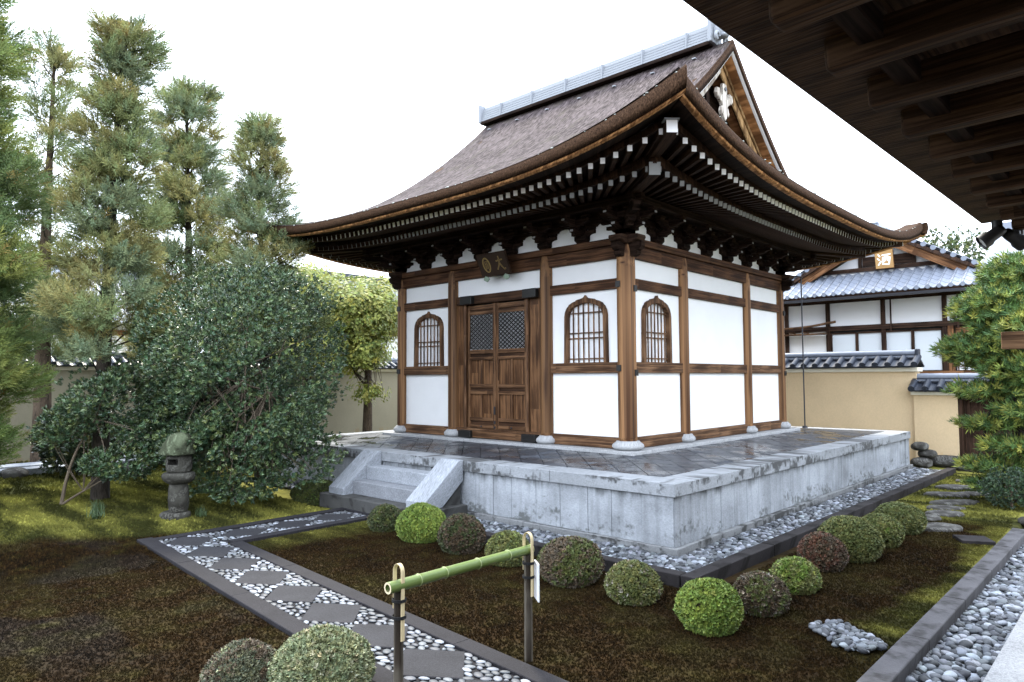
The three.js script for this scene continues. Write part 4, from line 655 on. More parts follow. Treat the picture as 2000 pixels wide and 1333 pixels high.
// ---------------------------------------------------------------- moss cover: small tufts
{
  const tuft = (() => { const gs = []; for (let i = 0; i < 7; i++) gs.push(leafGeo(rr(0.016, 0.03), 0.0032, 0.2, 0.25).rotateX(rr(0.1, 0.9)).rotateY(i * 2.4).translate(rr(-0.006, 0.006), 0, rr(-0.006, 0.006))); return merge(gs); })();
  const onPath = (x, z) => { const u = (x + 3.33) * 0.9965 + (z - 5.9) * 0.0835, v = -(x + 3.33) * 0.0835 + (z - 5.9) * 0.9965; return (v > -0.53 && v < 0.55 && u > -0.6) || (x > -3.86 && x < -2.74 && z > 2.98 && z < 6.4); };
  const bare = (x, z) => (x > -8.5 && x < 3.05 && z < 3.2) || x > 4.93 || onPath(x, z);
  const cl = new Cloud();
  const sow = (x0, x1, z0, z1, n, s) => { for (let i = 0; i < n; i++) { const x = rr(x0, x1), z = rr(z0, z1); if (bare(x, z)) continue; const f = rnd(), c = mossColor(x, z, f); const k = rnd() < 0.08 ? rr(1.8, 2.8) : 1.2; cl.add([x, H(x, z) - 0.004, z], eul(rr(-0.25, 0.25), rr(0, 6.28), rr(-0.25, 0.25)), s * rr(0.6, 1.2), [c[0] * k, c[1] * k, c[2] * k]); } };
  sow(-2.9, 4.95, 3.2, 6.2, 95000, 0.78); sow(3.0, 4.95, -3, 3.2, 36000, 0.85); sow(3.0, 4.9, -9, -3, 6000, 1.4); sow(-4.5, 2.9, 6.3, 9.5, 80000, 0.78); sow(-9.5, -2.8, 2.9, 9.6, 42000, 1.5); sow(-16, -8.5, -6, 9, 26000, 2.2);
  const o = new THREE.Group(); o.name = 'moss'; scene.add(o); tag(o, 'short brown and yellow-green moss covering the garden beds', 'moss', null, 'stuff'); cl.build('moss_tufts', tuft, M.moss, o);
}

// ---------------------------------------------------------------- stone lantern
{
  const x = -5.17, z = 5.33, o = thing('stone_lantern', 'old mossy stone lantern with mushroom cap standing in the moss', 'lantern', [x, H(x, z), z], 0.45);
  const rough = (g, k = 0.02, f = 7) => { const p = g.attributes.position; for (let i = 0; i < p.count; i++) { const a = Math.atan2(p.getZ(i), p.getX(i)), R = Math.hypot(p.getX(i), p.getZ(i)), n = (fbm(Math.cos(a) * 2 + 30 + p.getY(i) * f, Math.sin(a) * 2 + 30 - p.getY(i) * 2, 3) - 0.5) * 2; const m = R > 0.01 ? 1 + k * n / 0.2 : 1; p.setXYZ(i, p.getX(i) * m, p.getY(i) + 0.3 * k * n, p.getZ(i) * m); } g.computeVertexNormals(); return uvTop(g); };
  const curve = (pts, n = 32) => lathe(new THREE.SplineCurve(pts.map(p => new THREE.Vector2(...p))).getPoints(pts.length * 4).map(p => [Math.max(0.001, p.x), p.y]), n);
  part(o, 'base', rough(curve([[0.001, -0.03], [0.2, -0.03], [0.235, 0.03], [0.22, 0.085], [0.15, 0.10], [0.001, 0.1]]), 0.03), M.lantern, -0.05, 0, 0);
  part(o, 'shaft', rough(curve([[0.001, 0.085], [0.11, 0.088], [0.14, 0.12], [0.158, 0.26], [0.158, 0.42], [0.142, 0.53], [0.12, 0.553], [0.001, 0.556]]), 0.012), M.lantern);
  part(o, 'platform', rough(curve([[0.001, 0.545], [0.13, 0.548], [0.20, 0.585], [0.245, 0.64], [0.245, 0.70], [0.20, 0.735], [0.001, 0.742]]), 0.016), M.lantern);
  let box = new Brush(rough(curve([[0.001, 0.735], [0.15, 0.737], [0.185, 0.77], [0.198, 0.88], [0.19, 0.99], [0.16, 1.045], [0.001, 1.05]]), 0.01)); box.updateMatrixWorld();
  const hole = new Brush(new THREE.BoxGeometry(0.17, 0.095, 0.30)); hole.position.set(0.03, 0.915, 0.16); hole.updateMatrixWorld();
  const r = new Evaluator(); r.attributes = ['position', 'normal', 'uv']; part(o, 'fire_box', r.evaluate(box, hole, SUBTRACTION).geometry, M.lantern);
  part(o, 'cap', rough(curve([[0.001, 1.045], [0.17, 1.035], [0.268, 1.03], [0.288, 1.06], [0.265, 1.13], [0.235, 1.23], [0.17, 1.32], [0.09, 1.365], [0.001, 1.38]]), 0.035), M.lichen);
}

// ---------------------------------------------------------------- bamboo barrier
{
  const o = thing('bamboo_barrier', 'low green bamboo rail on two weathered posts closing the path', 'barrier', [2.85, 0, 6.47]);
  const zl = 0.72, zr = -0.715, ry = 0.882, R = 0.036;
  for (const [z, b] of [[0.62, 0.0], [-0.675, 0.0]]) { const p = part(o, 'post', metreUV(new THREE.CylinderGeometry(0.032, 0.035, 0.95, 14), 0.1, 0.95, 0.1), M.grey, z > 0 ? -0.012 : 0.005, 0.37, z); }
  const nodes = [-0.44, -0.11, 0.22, 0.46], ang = 0.0;
  const prof = []; for (let i = 0; i <= 120; i++) { const z = mix(zr, zl, i / 120); let r = R * (1 + 0.06 * (z - zr)); for (const n of nodes) { const d = (z - n) / 0.012; r += 0.0042 * Math.exp(-d * d); } prof.push([r, z]); }
  const rail = lathe([[0.001, zr + 0.03], [R * 0.72, zr + 0.03], [R * 0.74, zr], ...prof, [R * 0.80, zl], [R * 0.78, zl - 0.05], [0.001, zl - 0.05]], 22); rail.rotateX(Math.PI / 2);
  part(o, 'rail', rail, std([1, 1, 1], 0.38, { map: colTex(256, 256, (u, v) => { const n = fbm(u * 6, v * 3, 4, 6, 3), f = vn(u * 60, v * 5, 60, 5), s = clamp((fbm(u * 3, v * 9, 4, 3, 8) - 0.52) * 5); return mix3(mix3([0.060, 0.100, 0.020], [0.140, 0.185, 0.050], n * 0.8 + f * 0.2), [0.20, 0.17, 0.10], s * 0.75); }) }), 0.0, ry, 0);
  for (const [z, e] of [[zl, 1], [zr, -1]]) part(o, 'cut_end', at(new THREE.RingGeometry(R * 0.70, R * 1.07, 20), 0, 0, 0, e > 0 ? 0 : Math.PI), M.bambooCut, 0, ry, z + e * 0.0015);
  for (const z of nodes) part(o, 'node', at(new THREE.TorusGeometry(R + 0.0045, 0.0032, 6, 22), 0, 0, 0), M.bambooNode, 0, ry, z);
  for (const z of [0.62, -0.675]) {
    const cx = z > 0 ? -0.012 : 0.005, P = []; for (let i = 0; i <= 6; i++) P.push([-0.043, 0.72 + i * 0.04]); for (let i = 1; i < 12; i++) { const t = Math.PI * (1 - i / 12); P.push([0.043 * Math.cos(t), 0.965 + 0.055 * Math.sin(t)]); } for (let i = 0; i <= 11; i++) P.push([0.043, 0.96 - i * 0.04]);
    const w = 0.014, th = 0.0035, ring = P.map(([x, y], i) => { const a = P[Math.max(0, i - 1)], b = P[Math.min(P.length - 1, i + 1)], l = Math.hypot(b[0] - a[0], b[1] - a[1]), nx = -(b[1] - a[1]) / l, ny = (b[0] - a[0]) / l; return [[x + nx * th, y + ny * th, w], [x + nx * th, y + ny * th, -w], [x - nx * th, y - ny * th, -w], [x - nx * th, y - ny * th, w]]; });
    part(o, 'cane_loop', surf(4, P.length - 1, (a, b) => ring[Math.round(b * (P.length - 1))][Math.round(a * 4) % 4]), M.cane, cx, 0, z);
    for (const y of [0.775, 0.665]) part(o, 'cord_tie', merge([0, 1, 2].map(i => at(new THREE.TorusGeometry(0.046, 0.0042, 6, 18), 0, y + i * 0.007, 0, 0, Math.PI / 2))), M.cord, cx + 0.004, 0, z);
  }
  const sg = single('notice_board', 'narrow white notice board tied to the far bamboo post', 'sign', new RoundedBoxGeometry(0.012, 0.30, 0.15, 2, 0.004), std([0.72, 0.73, 0.76], 0.5), [2.917, 0.64, 5.76], 0.93);
}

// ---------------------------------------------------------------- trees
const spray = [sprigGeo(14, 0.20, 0.13, 0.008), sprigGeo(16, 0.16, 0.10, 0.007)];
function cedar(x, z, Ht, R, label, o = {}) {
  const y0 = H(x, z), t = thing('cedar_tree', label, 'tree', [x, y0, z], 0, o.group ?? 'slender cedars along the left garden wall'), lx = o.lean?.[0] ?? 0, lz = o.lean?.[1] ?? 0, tr = o.tr ?? 0.15, bot = o.bottom ?? 0.28;
  const axis = h => [lx * h + 0.06 * Math.sin(h * 7 + x), h * Ht, lz * h + 0.05 * Math.sin(h * 6 + z)];
  const tg = limb([0, 0.15, 0.3, 0.5, 0.7, 0.85, 1].map(h => h === 0 ? [0, -0.1, 0] : axis(h)), tr, 0.025, 12); part(t, 'trunk', tg, o.bark ?? M.barkDark);
  const cl = [new Cloud(), new Cloud()], gs = [], n = o.clumps ?? 46;
  for (let i = 0; i < n; i++) {
    const h = bot + (1 - bot) * Math.pow((i + rr(0, 0.8)) / n, 0.95), a = i * 2.39996 + rr(-0.5, 0.5), prof = (o.prof ?? (q => 0.35 + 0.65 * Math.sin(Math.PI * clamp(0.18 + 0.72 * (1 - q)))))((h - bot) / (1 - bot));
    const ax = axis(Math.min(0.985, h)), rad = R * prof * rr(0.35, 1.0), cr = R * rr(0.26, 0.46) * (0.65 + 0.45 * prof), C = [ax[0] + rad * Math.cos(a), ax[1] + rr(0, 0.25) + rad * 0.15, ax[2] + rad * Math.sin(a)];
    if (rad > 0.15) gs.push(limb([[ax[0], ax[1] - rad * 0.35, ax[2]], [mix(ax[0], C[0], 0.55), C[1] - rad * 0.28, mix(ax[2], C[2], 0.55)], [C[0], C[1] - 0.05, C[2]]], 0.022, 0.007, 5));
    const m = Math.round((o.dens ?? 78) * (cr / 0.3) ** 1.6), tone = (o.tones ?? [[0.20, 0.24, 0.095], [0.25, 0.265, 0.10], [0.19, 0.235, 0.12], [0.29, 0.275, 0.105]])[Math.floor(rnd() * 4)];
    for (let k = 0; k < m; k++) {
      const d = dirSphere(), q = Math.pow(rnd(), 0.45), p = [C[0] + d.x * cr * q, C[1] + d.y * cr * 0.72 * q, C[2] + d.z * cr * q];
      const out = new THREE.Vector3(d.x * 0.8 + Math.cos(a) * 0.55, d.y * 0.5 + 0.55, d.z * 0.8 + Math.sin(a) * 0.55).normalize();
      cl[k & 1].add(p, toward(out), (o.scale ?? 1) * rr(0.7, 1.2), vary(rnd() < 0.03 ? [0.22, 0.17, 0.05] : tone, 0.3));
    }
  }
  for (let k = 0; k < 60; k++) { const ax = axis(0.955 + 0.045 * rnd()); cl[k & 1].add([ax[0] + rr(-0.12, 0.12), ax[1], ax[2] + rr(-0.12, 0.12)], toward(new THREE.Vector3(rr(-0.6, 0.6), 1, rr(-0.6, 0.6)).normalize()), (o.scale ?? 1) * rr(0.8, 1.2), vary([0.09, 0.11, 0.04])); }
  if (gs.length) part(t, 'branches', merge(gs), M.barkDark);
  cl.forEach((c, i) => c.build('crown', spray[i], M.needle, t)); return t;
}
cedar(-7.69, 5.72, 8.95, 0.88, 'tall full cedar with dark bare lower trunk, behind the small shrub', { clumps: 84, bottom: 0.27, dens: 92, prof: q => 1.12 - 0.72 * q + 0.12 * Math.sin(q * 22), lean: [0.04, -0.12], tr: 0.165, bark: M.barkDark });
cedar(-14.69, 5.01, 11.0, 0.82, 'thin cedar with its long trunk showing, second from the left', { clumps: 52, bottom: 0.20, dens: 55, tr: 0.24, scale: 1.25, bark: M.bark, prof: q => 0.5 + 0.6 * Math.abs(Math.sin(q * 9)) * (1 - q * 0.4) });
cedar(-14.26, 1.6, 10.8, 1.15, 'cedar rising directly behind the stone lantern', { clumps: 74, bottom: 0.22, dens: 66, scale: 1.3, tr: 0.19, prof: q => 1.25 - 0.72 * q });
cedar(-7.35, 2.80, 7.75, 0.80, 'cedar standing closest to the left eave of the temple hall', { clumps: 78, bottom: 0.36, dens: 85, scale: 0.9, tr: 0.12, prof: q => 1.3 - 0.9 * q });
cedar(-9.25, 7.85, 11.6, 1.2, 'dense bright green cedar at the left picture edge, foliage to the ground', { clumps: 120, bottom: 0.055, dens: 95, tr: 0.2, scale: 1.1, tones: [[0.16, 0.23, 0.065], [0.195, 0.25, 0.07], [0.135, 0.195, 0.07], [0.22, 0.26, 0.072]], prof: q => 1.35 - 1.0 * q });

const camGeo = [rosette(7, 0.062, 0.017, 0.55, 1.35, 0.035), rosette(6, 0.055, 0.016, 0.4, 1.2, 0.03)];
function broad(name, label, x, z, stems, crowns, cols, o = {}) {
  const t = thing(name, label, o.category ?? 'tree', [x, H(x, z), z], 0, o.group); const gs = [];
  stems.forEach((s, i) => part(t, 'trunk', limb(s.pts, s.r0, s.r1, 8), o.bark ?? M.barkPale));
  const cl = [new Cloud(), new Cloud()];
  for (const [cx, cy, cz, rx, ry, rz, n] of crowns) {
    const ph = rr(0, 40);
    for (let i = 0; i < n; i++) {
      const d = dirSphere(), lump = 0.72 + 0.56 * fbm(d.x * 2.2 + ph + 10, d.y * 2.2 + d.z * 2.2 + 10, 3), q = lump * Math.pow(rnd(), o.shell ?? 0.22), p = [cx + d.x * rx * q, cy + d.y * ry * q, cz + d.z * rz * q]; if (p[1] < 0.05) continue;
      if (fbm(p[0] * 2.6 + 40, p[1] * 2.6 + p[2] * 1.7 + 40, 3, 0, 7) < (o.gap ?? 0.36)) continue;
      const out = new THREE.Vector3(d.x + rr(-0.5, 0.5), d.y * 0.6 + (o.up ?? 0.5) + rr(-0.3, 0.3), d.z + rr(-0.5, 0.5)).normalize();
      cl[i & 1].add(p, toward(out), (o.scale ?? 1) * rr(0.75, 1.25), vary(cols[Math.floor(rnd() * cols.length)], o.vary ?? 0.35));
    }
    for (let i = 0; i < (o.twigs ?? 10); i++) { const d = dirSphere(), e = [cx + d.x * rx * 0.75, cy + d.y * ry * 0.75, cz + d.z * rz * 0.75], s = stems[i % stems.length].pts, b = s[s.length - 1 - (i % 2)]; gs.push(limb([b, [mix(b[0], e[0], 0.5), mix(b[1], e[1], 0.45), mix(b[2], e[2], 0.5)], e], 0.017 * (o.twigR ?? 1), 0.004, 5)); }
  }
  if (gs.length) part(t, 'branches', merge(gs), o.bark ?? M.barkPale);
  const geos = o.geo ?? camGeo; cl.forEach((c, i) => c.build('crown', geos[i % geos.length], o.mat ?? M.leafGloss, t)); return t;
}
const CAM = [[0.042, 0.074, 0.032], [0.055, 0.092, 0.038], [0.030, 0.054, 0.026], [0.080, 0.120, 0.050], [0.10, 0.13, 0.045]];
broad('camellia_tree', 'large dark glossy camellia between the stone lantern and the steps', -5.84, 4.05, [
  { pts: [[0, -0.08, 0], [0.03, 0.5, 0.02], [0.05, 1.2, -0.1], [0.1, 2.2, -0.1]], r0: 0.075, r1: 0.03 }, { pts: [[0.09, -0.08, 0.02], [0.16, 0.5, 0.08], [0.5, 1.3, 0.05], [0.8, 2.0, -0.2]], r0: 0.06, r1: 0.025 }, { pts: [[-0.05, -0.08, -0.05], [-0.25, 0.7, -0.1], [-0.6, 1.5, 0.1], [-0.8, 2.2, 0.2]], r0: 0.055, r1: 0.022 }],
  [[0.0, 2.6, -0.1, 1.85, 1.85, 1.85, 17000], [0.85, 1.75, 0.1, 1.25, 1.0, 1.2, 5200], [-0.75, 1.7, 0.3, 1.1, 0.9, 1.1, 4200], [0.3, 1.1, 0.75, 0.85, 0.45, 0.7, 1300], [1.3, 1.0, -0.4, 0.9, 0.6, 0.8, 1600], [0.15, 0.75, 0.55, 0.85, 0.5, 0.7, 1100], [0.95, 0.6, 0.35, 0.8, 0.45, 0.7, 1300], [-0.9, 0.9, 0.2, 0.7, 0.5, 0.6, 800]], CAM, { twigs: 16, gap: 0.42 });
broad('camellia_shrub', 'small open camellia with leaning bare stems left of the lantern', -7.25, 6.22, [
  { pts: [[-0.35, -0.06, 0.15], [-0.2, 0.5, 0.1], [-0.02, 1.0, 0], [0.2, 1.5, -0.2]], r0: 0.035, r1: 0.015 }, { pts: [[-0.34, 0.0, 0.15], [0.0, 0.25, -0.1], [0.5, 0.55, -0.4]], r0: 0.022, r1: 0.01 }],
  [[0.35, 1.85, -0.35, 0.75, 0.62, 0.75, 1900], [0.55, 0.75, -0.5, 0.65, 0.30, 0.6, 800], [-0.1, 1.35, 0.15, 0.5, 0.35, 0.5, 450], [0.95, 1.35, -0.8, 0.6, 0.35, 0.5, 700]], CAM, { twigs: 4, gap: 0.40, scale: 1.05, twigR: 0.6 });
const maplG = (() => { const one = () => { const gs = []; for (const a of [-1.5, -0.8, 0, 0.8, 1.5]) gs.push(leafGeo(0.075 * (1 - Math.abs(a) * 0.22), 0.012, 0.1, 0.1).rotateZ(a)); return merge(gs); }; return [0, 1].map(() => { const gs = []; for (let i = 0; i < 5; i++) gs.push(one().rotateX(rr(0.9, 1.9)).rotateY(rr(0, 6.28)).translate(rr(-0.12, 0.12), rr(-0.06, 0.06), rr(-0.12, 0.12))); return merge(gs); }); })();
const MAP = [[0.24, 0.28, 0.045], [0.32, 0.34, 0.06], [0.17, 0.22, 0.04], [0.38, 0.37, 0.07]];
broad('maple_tree', 'yellow-green maple with a pruned trunk against the garden wall', -14.6, -5.1, [
  { pts: [[0, -0.1, 0], [0.03, 1.0, 0], [0.12, 2.4, 0.05], [0.25, 3.9, 0]], r0: 0.19, r1: 0.09 }, { pts: [[0.12, 2.5, 0.05], [0.6, 3.2, 0.3], [0.9, 4.3, 0.4]], r0: 0.07, r1: 0.03 }, { pts: [[0.08, 1.8, 0.0], [-0.3, 2.4, 0.3], [-0.8, 3.2, 0.5]], r0: 0.05, r1: 0.02 }],
  [[0.75, 4.7, 0.2, 1.5, 1.3, 1.5, 2600], [0.2, 3.3, 0.5, 1.6, 0.9, 1.3, 2000], [0.9, 1.75, 0.6, 0.8, 0.4, 0.7, 330], [-0.9, 4.4, 0.4, 1.3, 1.1, 1.3, 1800]], MAP, { geo: maplG, mat: M.leafThin, bark: M.bark, gap: 0.42, shell: 0.6, scale: 1.25, twigs: 16, twigR: 1.3, group: 'yellow-green maples by the left wall' });
broad('maple_tree', 'yellow-green maple with dark twisting limbs behind the big camellia', -14.9, -2.9, [
  { pts: [[0, -0.1, 0], [-0.05, 1.3, 0], [0.05, 2.8, 0.1], [-0.1, 4.2, 0]], r0: 0.16, r1: 0.07 }, { pts: [[0.03, 2.8, 0.1], [0.8, 3.7, -0.6], [1.3, 4.4, -1.2]], r0: 0.07, r1: 0.035 }],
  [[-0.3, 5.1, 0, 1.8, 1.2, 1.7, 2800], [0.9, 4.6, -0.9, 1.6, 1.1, 1.5, 2200], [0.2, 3.3, 0.2, 1.6, 0.9, 1.4, 1800]], MAP, { geo: maplG, mat: M.leafThin, bark: M.barkDark, gap: 0.42, shell: 0.6, scale: 1.25, twigs: 16, twigR: 1.3, group: 'yellow-green maples by the left wall' });
const podG = [rosette(11, 0.115, 0.0105, 0.55, 1.5, 0.05, 0.45), rosette(10, 0.10, 0.0105, 0.7, 1.7, 0.04, 0.55)];
{
  const layers = [[0.15, 4.05, 0.0, 0.66, 0.42, 0.6, 1200], [-0.1, 3.5, 0.1, 0.9, 0.42, 0.8, 1700], [0.3, 3.1, 0.3, 0.95, 0.4, 0.8, 1500], [-0.35, 2.75, 0.0, 0.88, 0.32, 0.75, 1300], [0.35, 2.38, 0.2, 0.95, 0.28, 0.8, 1100], [-0.35, 2.0, 0.05, 0.72, 0.15, 0.65, 420], [0.3, 1.66, 0.2, 0.72, 0.14, 0.65, 380], [-0.36, 1.40, 0.0, 0.66, 0.11, 0.5, 300], [0.1, 1.04, 0.25, 0.74, 0.13, 0.6, 380], [-0.30, 0.66, 0.1, 0.70, 0.12, 0.55, 330], [-0.42, 0.30, 0.15, 0.46, 0.1, 0.4, 170]];
  broad('podocarpus_tree', 'layered cloud-pruned evergreen with long drooping leaves before the wall gate', 4.78, -5.3, [{ pts: [[0, -0.1, 0], [0.05, 0.9, 0], [-0.05, 2.0, 0.05], [0.08, 3.2, 0], [0.1, 4.1, 0]], r0: 0.13, r1: 0.04 }], layers, [[0.075, 0.135, 0.035], [0.10, 0.165, 0.04], [0.06, 0.11, 0.035], [0.18, 0.23, 0.05], [0.24, 0.26, 0.055]], { geo: podG, mat: M.leaf, bark: M.barkDark, twigs: 3, gap: 0.22, shell: 0.4, up: 0.45, twigR: 1.4 });
  broad('round_shrub', 'dark small-leaved shrub at the foot of the cloud-pruned evergreen', 4.72, -4.55, [{ pts: [[0, -0.05, 0], [0, 0.2, 0], [0.02, 0.4, 0]], r0: 0.03, r1: 0.01 }], [[0, 0.35, 0, 0.45, 0.36, 0.45, 1300]], [[0.03, 0.055, 0.028], [0.045, 0.075, 0.035]], { category: 'bush', scale: 0.6, gap: 0.2, twigs: 4 });
}
// undergrowth before the left wall
for (const [x, z, h, r, lb] of [[-12.1, 7.6, 1.7, 1.1, 'dark undergrowth shrub behind the dense left-edge cedar'], [-11.8, 4.9, 1.5, 0.9, 'dark shrub before the left wall, behind the tall full cedar'], [-12.3, 2.6, 1.9, 1.1, 'dark shrub before the left wall, behind the lantern'], [-11.6, 0.2, 1.8, 1.1, 'dark shrub hidden partly behind the large camellia']])
  broad('evergreen_shrub', lb, x, z, [{ pts: [[0, -0.05, 0], [0.03, h * 0.3, 0], [0, h * 0.6, 0.03]], r0: 0.05, r1: 0.015 }], [[0, h * 0.55, 0, r, h * 0.5, r, 2100]], [[0.035, 0.055, 0.026], [0.050, 0.072, 0.032], [0.026, 0.042, 0.022], [0.085, 0.095, 0.025]], { category: 'bush', scale: 1.5, gap: 0.30, twigs: 8, group: 'shrubs along the left wall', bark: M.bark });
// background trees beyond the walls
for (const [x, z, h, r, lb] of [[-4, -48, 13.2, 3.2, 'pale distant pine rising over the tiled roofs at the right'], [2.5, -46, 12.2, 2.4, 'small distant pine just left of the spotlights'], [-26, -7.5, 8.2, 2.2, 'distant green tree behind the left garden wall near the hall'], [-27, 5, 7.6, 2.6, 'distant broad tree behind the cedars']])
  broad('distant_tree', lb, x, z, [{ pts: [[0, -0.1, 0], [0.1, h * 0.4, 0], [0, h * 0.75, 0]], r0: 0.22, r1: 0.08 }], [[0, h - r * 0.6, 0, r, r * 0.5, r, 900], [r * 0.7, h - r * 1.1, 0.3, r * 0.7, r * 0.35, r * 0.7, 500], [-r * 0.7, h - r * 1.3, -0.2, r * 0.7, r * 0.35, r * 0.7, 500]], [[0.07, 0.10, 0.035], [0.11, 0.13, 0.045], [0.05, 0.08, 0.03]], { mat: M.leaf, scale: 3.4, gap: 0.42, shell: 0.5, bark: M.bark, twigR: 3, group: 'far trees beyond the walls' });
// grass clump and low plants
{
  const bladeG = leafGeo(0.34, 0.008, 0.2, 0.6);
  const clump = (x, z, n, s, label) => { const o = thing('grass_clump', label, 'plant', [x, H(x, z), z]); const gs = []; for (let i = 0; i < n; i++) gs.push(bladeG.clone().scale(s, s * rr(0.6, 1.1), s).rotateX(rr(0.25, 1.0)).rotateY(rr(0, 6.28)).translate(rr(-0.05, 0.05), -0.01, rr(-0.05, 0.05))); part(o, 'blades', merge(gs), std([0.045, 0.075, 0.028], 0.45)); };
  clump(-5.75, 6.35, 60, 0.9, 'dark strap-leaved grass clump in the moss in front of the cedar trunk'); clump(-4.95, 5.05, 34, 0.55, 'tiny grass clump at the foot of the stone lantern');
}
// ---------------------------------------------------------------- stepping stones and rocks
{
  const blob = (sx, sy, sz, k) => { const g = new THREE.IcosahedronGeometry(1, 3), p = g.attributes.position; for (let i = 0; i < p.count; i++) { let x = p.getX(i), y = p.getY(i), z = p.getZ(i); const n = 1 + 0.28 * (fbm(x * 1.6 + k * 5 + 10, z * 1.6 + y * 1.4 + 10, 3) - 0.5) * 2; y = Math.sign(y) * Math.pow(Math.abs(y), 0.8); p.setXYZ(i, x * n * sx, y * sy * (0.9 + 0.2 * n - 0.2), z * n * sz); } const q = mergeVerts(g); q.computeVertexNormals(); return uvTop(q); };
  const slabStone = (a, b, k) => { const pts = []; for (let i = 0; i < 22; i++) { const t = i / 22 * 6.283, r = 1 + 0.34 * (fbm(Math.cos(t) * 1.4 + 10 + k * 3, Math.sin(t) * 1.4 + 10, 3) - 0.5) * 2; pts.push([Math.cos(t) * a * r, Math.sin(t) * b * r]); } const g = extr(pts, 0.045, 0.016); g.rotateX(-Math.PI / 2); const p = g.attributes.position; for (let i = 0; i < p.count; i++) p.setY(i, p.getY(i) + 0.03 + (p.getY(i) > 0 ? 0.022 * (fbm(p.getX(i) * 6 + 9 + k, p.getZ(i) * 6 + 9, 3) - 0.5) : 0)); g.computeVertexNormals(); return uvTop(g); };
  const sl = single('paving_stone', 'square dark flat stone in the moss nearest to the granite kerb', 'stone', uvTop(new RoundedBoxGeometry(0.40, 0.08, 0.38, 2, 0.01)), M.kerb, [4.70, 0.01, -1.33], 0.5);
  const steps = [[4.16, -1.92, 0.36, 0.22, 'pale wide stepping stone just behind the square flat stone'], [3.86, -2.57, 0.22, 0.16, 'small stepping stone beside the last azalea'], [3.98, -3.16, 0.28, 0.16, 'stepping stone in the brown moss, third from the azaleas'], [3.90, -3.75, 0.27, 0.15, 'stepping stone just before the longest pale one'], [3.86, -4.45, 0.42, 0.16, 'longest pale stepping stone midway along the moss'], [3.62, -5.35, 0.36, 0.18, 'thin dark stepping stone behind the longest pale one'], [3.95, -5.75, 0.26, 0.15, 'small stepping stone under the pruned evergreen'], [3.55, -6.5, 0.38, 0.18, 'low stepping stone in bright moss before the gate'], [3.65, -7.6, 0.32, 0.18, 'farthest stepping stone close to the gate']];
  steps.forEach(([x, z, a, b, lb], i) => single('stepping_stone', lb, 'stone', slabStone(a, b, i), M.rock, [x, H(x, z) - 0.02, z], 0.75 + rr(-0.15, 0.15), 'stepping stones in the moss'));
  [[2.20, 0.52, -9.72, 0.19, 0.13, 0.2, 'upper rounded rock stacked at the wall corner'], [2.33, 0.34, -9.82, 0.22, 0.12, 0.2, 'middle rounded rock of the stack at the wall corner'], [2.22, 0.12, -9.7, 0.25, 0.15, 0.24, 'lowest rock of the stack at the wall corner'], [2.72, 0.14, -10.12, 0.46, 0.18, 0.22, 'long dark mossy rock at the foot of the beige wall'], [3.2, 0.05, -9.7, 0.3, 0.1, 0.2, 'flat rock at the end of the dark kerb'], [3.9, 0.04, -9.6, 0.6, 0.09, 0.25, 'long pale threshold rock before the wall gate'], [5.15, 0.02, -3.3, 0.2, 0.09, 0.14, 'small grey rock near the pebbles at the kerb end'], [5.45, 0.02, -3.35, 0.2, 0.1, 0.16, 'grey rock at the right edge near the kerb end']].forEach(([x, y, z, a, b, c, lb], i) => single('garden_rock', lb, 'rock', blob(a, b, c, i + 20), M.rock, [x, y, z], rr(-0.2, 0.2), 'rocks by the right wall'));
  for (const [x, z, a, i] of [[-11.2, 4.0, 0.45, 1], [-11.6, 2.6, 0.5, 2], [-12.6, 6.0, 0.4, 3]]) single('edging_rock', ['dark boulder edging the moss right of the big cedar', 'pale boulder edging the moss behind the camellia shrub', 'boulder edging the moss behind the left cedar'][i - 1], 'rock', blob(a, 0.22, a * 0.7, i + 40), M.rock, [x, H(x, z) + 0.03, z], i, 'boulders edging the moss');
}
